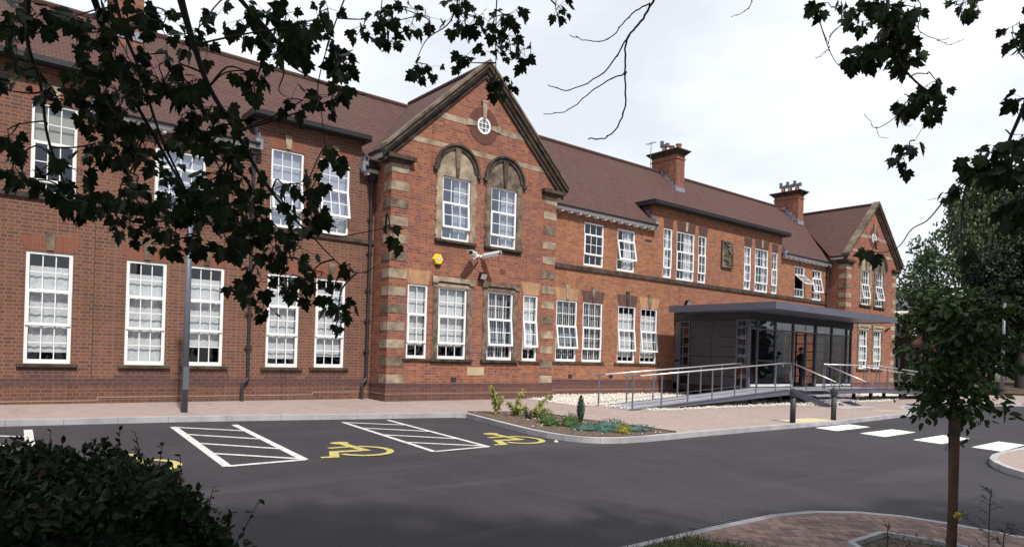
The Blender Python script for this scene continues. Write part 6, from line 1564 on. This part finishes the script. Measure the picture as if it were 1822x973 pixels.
st = thing('stone', 'loose pale stone lying on the tarmac by the bed kerb', 'stone', (9.3, -8.72, gz(0, -8.7) - .11)); b = MB(); blob(b, (9.3, -8.72, gz(0, -8.7) - .085), (.045, .035, .028), g, 8, 5, .2); b.build('stone', 'pebble_white', st)
b = MB(); blob(b, (11.12, -8.2, z(0, -8.2) + .03), (.05, .045, .04), g, 8, 5, .2); o = b.build('stone', 'pebble_white'); o['label'] = 'pale round stone among the blue junipers'; o['category'] = 'stone'; place(o, (11.12, -8.2, z(0, -8.2)))

# ---- trees beyond the building
def far_tree(name, label, base, h, crowns, mat, leaf, seed, trunk_r=.25, half=OVAL_R, shell=.75, n_per=900, group='trees beyond the school', hang=0.0):
    g = random.Random(seed); t = thing(name, label, 'tree', base, group); B = Vector(base)
    b = MB(); b.tube(smooth_path([B - Vector((0, 0, .4)), B + Vector((.1, 0, h * .3)), B + Vector((-.1, .1, h * .65)), B + Vector((.1, 0, h * .92))], 4), [trunk_r * (1 - .06 * k) for k in range(13)], 9)
    for c, r in crowns:
        p = B + Vector((0, 0, max(.5, min(h * .6, c[2] * .6)))); q = B + Vector(c); b.tube([p, (p + q) / 2 + rv(g) * .3, q], [trunk_r * .4, trunk_r * .25, .03], 6)
    b.build('trunk', 'bark', t, smooth=True)
    lv = MB()
    for c, r in crowns:
        vol = r[0] * r[1] * r[2]
        ncl = max(8, int(14 * vol ** .5))
        for k in range(ncl):
            v = rv(g) * (1 - shell * g.random()); cc = B + Vector(c) + Vector((v.x * r[0], v.y * r[1], v.z * r[2]))
            rad = g.uniform(.18, .36) * (r[0] + r[2]) / 2
            for q in range(int(n_per / 22)):
                w = rv(g) * rad * g.random() ** .4; dz_ = -abs(g.gauss(0, hang)) if hang else 0
                add_leaf(lv, cc + w + Vector((0, 0, dz_)), rv(g) + Vector((0, 0, -.5 - 2 * (hang > 0))), Vector((0, 0, .8)) + rv(g), g.uniform(*leaf), half, 0, .2, .2)
    lv.build('crown', mat, t); return t
far_tree('leafy_tree', 'round grey-green tree rising just behind the far gable', (53.0, 0.9, -.2), 11.0, [((0, 0, 7.6), (2.6, 2.4, 2.6)), ((-1.2, -.3, 6.0), (1.9, 1.8, 2.2)), ((1.4, .3, 5.8), (2.0, 1.9, 2.4)), ((.2, 0, 9.4), (1.6, 1.5, 1.5))], 'leaf_grey', (.14, .26), 51)
far_tree('birch_tree', 'tall pale tree with drooping foliage above the dark trees', (62.0, 0.6, -.2), 18.0, [((0, 0, 13.5), (2.6, 2.6, 3.4)), ((-1.6, 0, 10.5), (2.0, 2.0, 3.0)), ((1.6, 0, 11.5), (2.6, 2.2, 3.4)), ((.6, 0, 16.0), (1.6, 1.6, 1.8)), ((2.8, -1.6, 14.5), (2.4, 2.2, 2.8))], 'leaf_willow', (.20, .34), 53, hang=.9, n_per=2100)
far_tree('evergreen_tree', 'big dark evergreen at the right edge, its trunk bare near the ground', (53.6, -4.5, 0.1), 13.0, [((0, 0, 7.2), (2.6, 2.6, 2.8)), ((-1.2, .6, 5.0), (2.2, 2.0, 2.0)), ((1.4, -.6, 9.2), (2.6, 2.4, 2.6)), ((2.2, -1.0, 5.2), (2.4, 2.4, 2.4)), ((.4, 0, 11.4), (1.9, 1.9, 2.0)), ((2.4, -1.8, 12.0), (2.4, 2.2, 2.4)), ((1.6, -2.2, 8.0), (2.4, 2.4, 2.4))], 'leaf_evergreen', (.14, .26), 57, .32, n_per=2100)
far_tree('evergreen_tree', 'dark evergreen behind the thin grey column', (54.6, -2.6, 0.2), 10.0, [((0, 0, 5.2), (2.3, 2.2, 2.4)), ((-1.2, .4, 3.4), (2.0, 1.9, 1.7)), ((1.2, 0, 3.2), (2.2, 2.0, 1.8)), ((.2, 0, 7.2), (1.7, 1.6, 1.7)), ((2.4, -.6, 6.6), (2.2, 2.0, 2.2))], 'leaf_evergreen', (.13, .24), 59, .26, n_per=2100)
far_tree('evergreen_tree', 'lower dark evergreen left of the thin grey column, past the house', (56.0, -0.9, 0.2), 7.0, [((0, 0, 3.4), (2.4, 2.0, 2.0)), ((-1.4, .6, 2.2), (1.6, 1.5, 1.3)), ((.4, 0, 4.9), (1.6, 1.5, 1.4))], 'leaf_evergreen', (.13, .24), 61, .2, n_per=2000)
far_tree('evergreen_tree', 'dark evergreen filling the gap at the far right', (60.0, -9.0, 0.0), 12.0, [((0, 0, 6.0), (3.4, 3.0, 4.0)), ((0, -2.4, 3.6), (3.0, 2.8, 3.0)), ((-1, 2.4, 4.0), (3.0, 2.6, 3.2)), ((0, -1.0, 10.0), (2.6, 2.6, 2.6))], 'leaf_evergreen', (.18, .30), 67, .3, n_per=2100)
far_tree('evergreen_tree', 'distant dark tree seen between the trunks at the right edge', (82.0, -2.0, -.2), 13.0, [((0, 0, 6.0), (5.0, 4.0, 5.0)), ((0, -5.0, 5.0), (4.5, 4.5, 4.5)), ((-2, 5, 5.0), (4.5, 4.0, 4.5)), ((0, -3.0, 2.0), (4.0, 6.0, 2.4))], 'leaf_evergreen', (.35, .6), 68, .4, n_per=1100)
far_tree('evergreen_tree', 'farthest dark tree closing the view at the right edge', (88.0, -16.0, -.3), 13.0, [((0, 0, 6.0), (5.0, 5.0, 5.0)), ((0, 4.0, 3.0), (4.5, 5.5, 3.5)), ((0, -4, 4.0), (4.5, 4.0, 4.5))], 'leaf_evergreen', (.35, .6), 69, .4, n_per=1100)
g = random.Random(71)
for k, (x, y, r, lab) in enumerate(((47.2, 0.6, .6, 'green shrub beside the far corner of the school'), (48.2, -4.6, .45, 'bright green shrub at the foot of the grey column'), (50.2, 0.8, .7, 'dark green shrub in front of the brick house'))):
    t = thing('shrub', lab, 'shrub', (x, y, gz(x, y))); b = MB(); blob(b, (x, y, gz(x, y) + r * .6), (r * .8, r * .8, r * .7), g, 10, 6, .2); b.build('core', 'leaf_evergreen', t)
    b = MB(); leaf_blob(b, (x, y, gz(x, y) + r * .7), (r, r, r * .9), 500, g, (.10, .18), OVAL_R, .3, 0, .5, ext=.3); b.build('foliage', 'leaf_grey' if k != 1 else 'leaf_young', t)

# ---- belt of trees across the far side of the car park, behind the photographer: what the glass reflects
b = MB(); g = random.Random(77)
for k in range(60):
    x = -70 + k * 3.4 + g.uniform(-1, 1); y = -64 + 8 * math.sin(k * .5) + g.uniform(-2, 2); h = g.uniform(8, 13)
    for q in range(150):
        v = rv(g) * g.random() ** .4; add_leaf(b, Vector((x + v.x * 2.8, y + v.y * 2.2, h * .48 - 1.2 + v.z * h * .52)), rv(g), rv(g), g.uniform(.7, 1.3), OVAL_R, 0, .2, .2)
b.build('treeline', 'leaf_evergreen', kind='stuff', label='belt of dark trees across the car park', category='treeline')
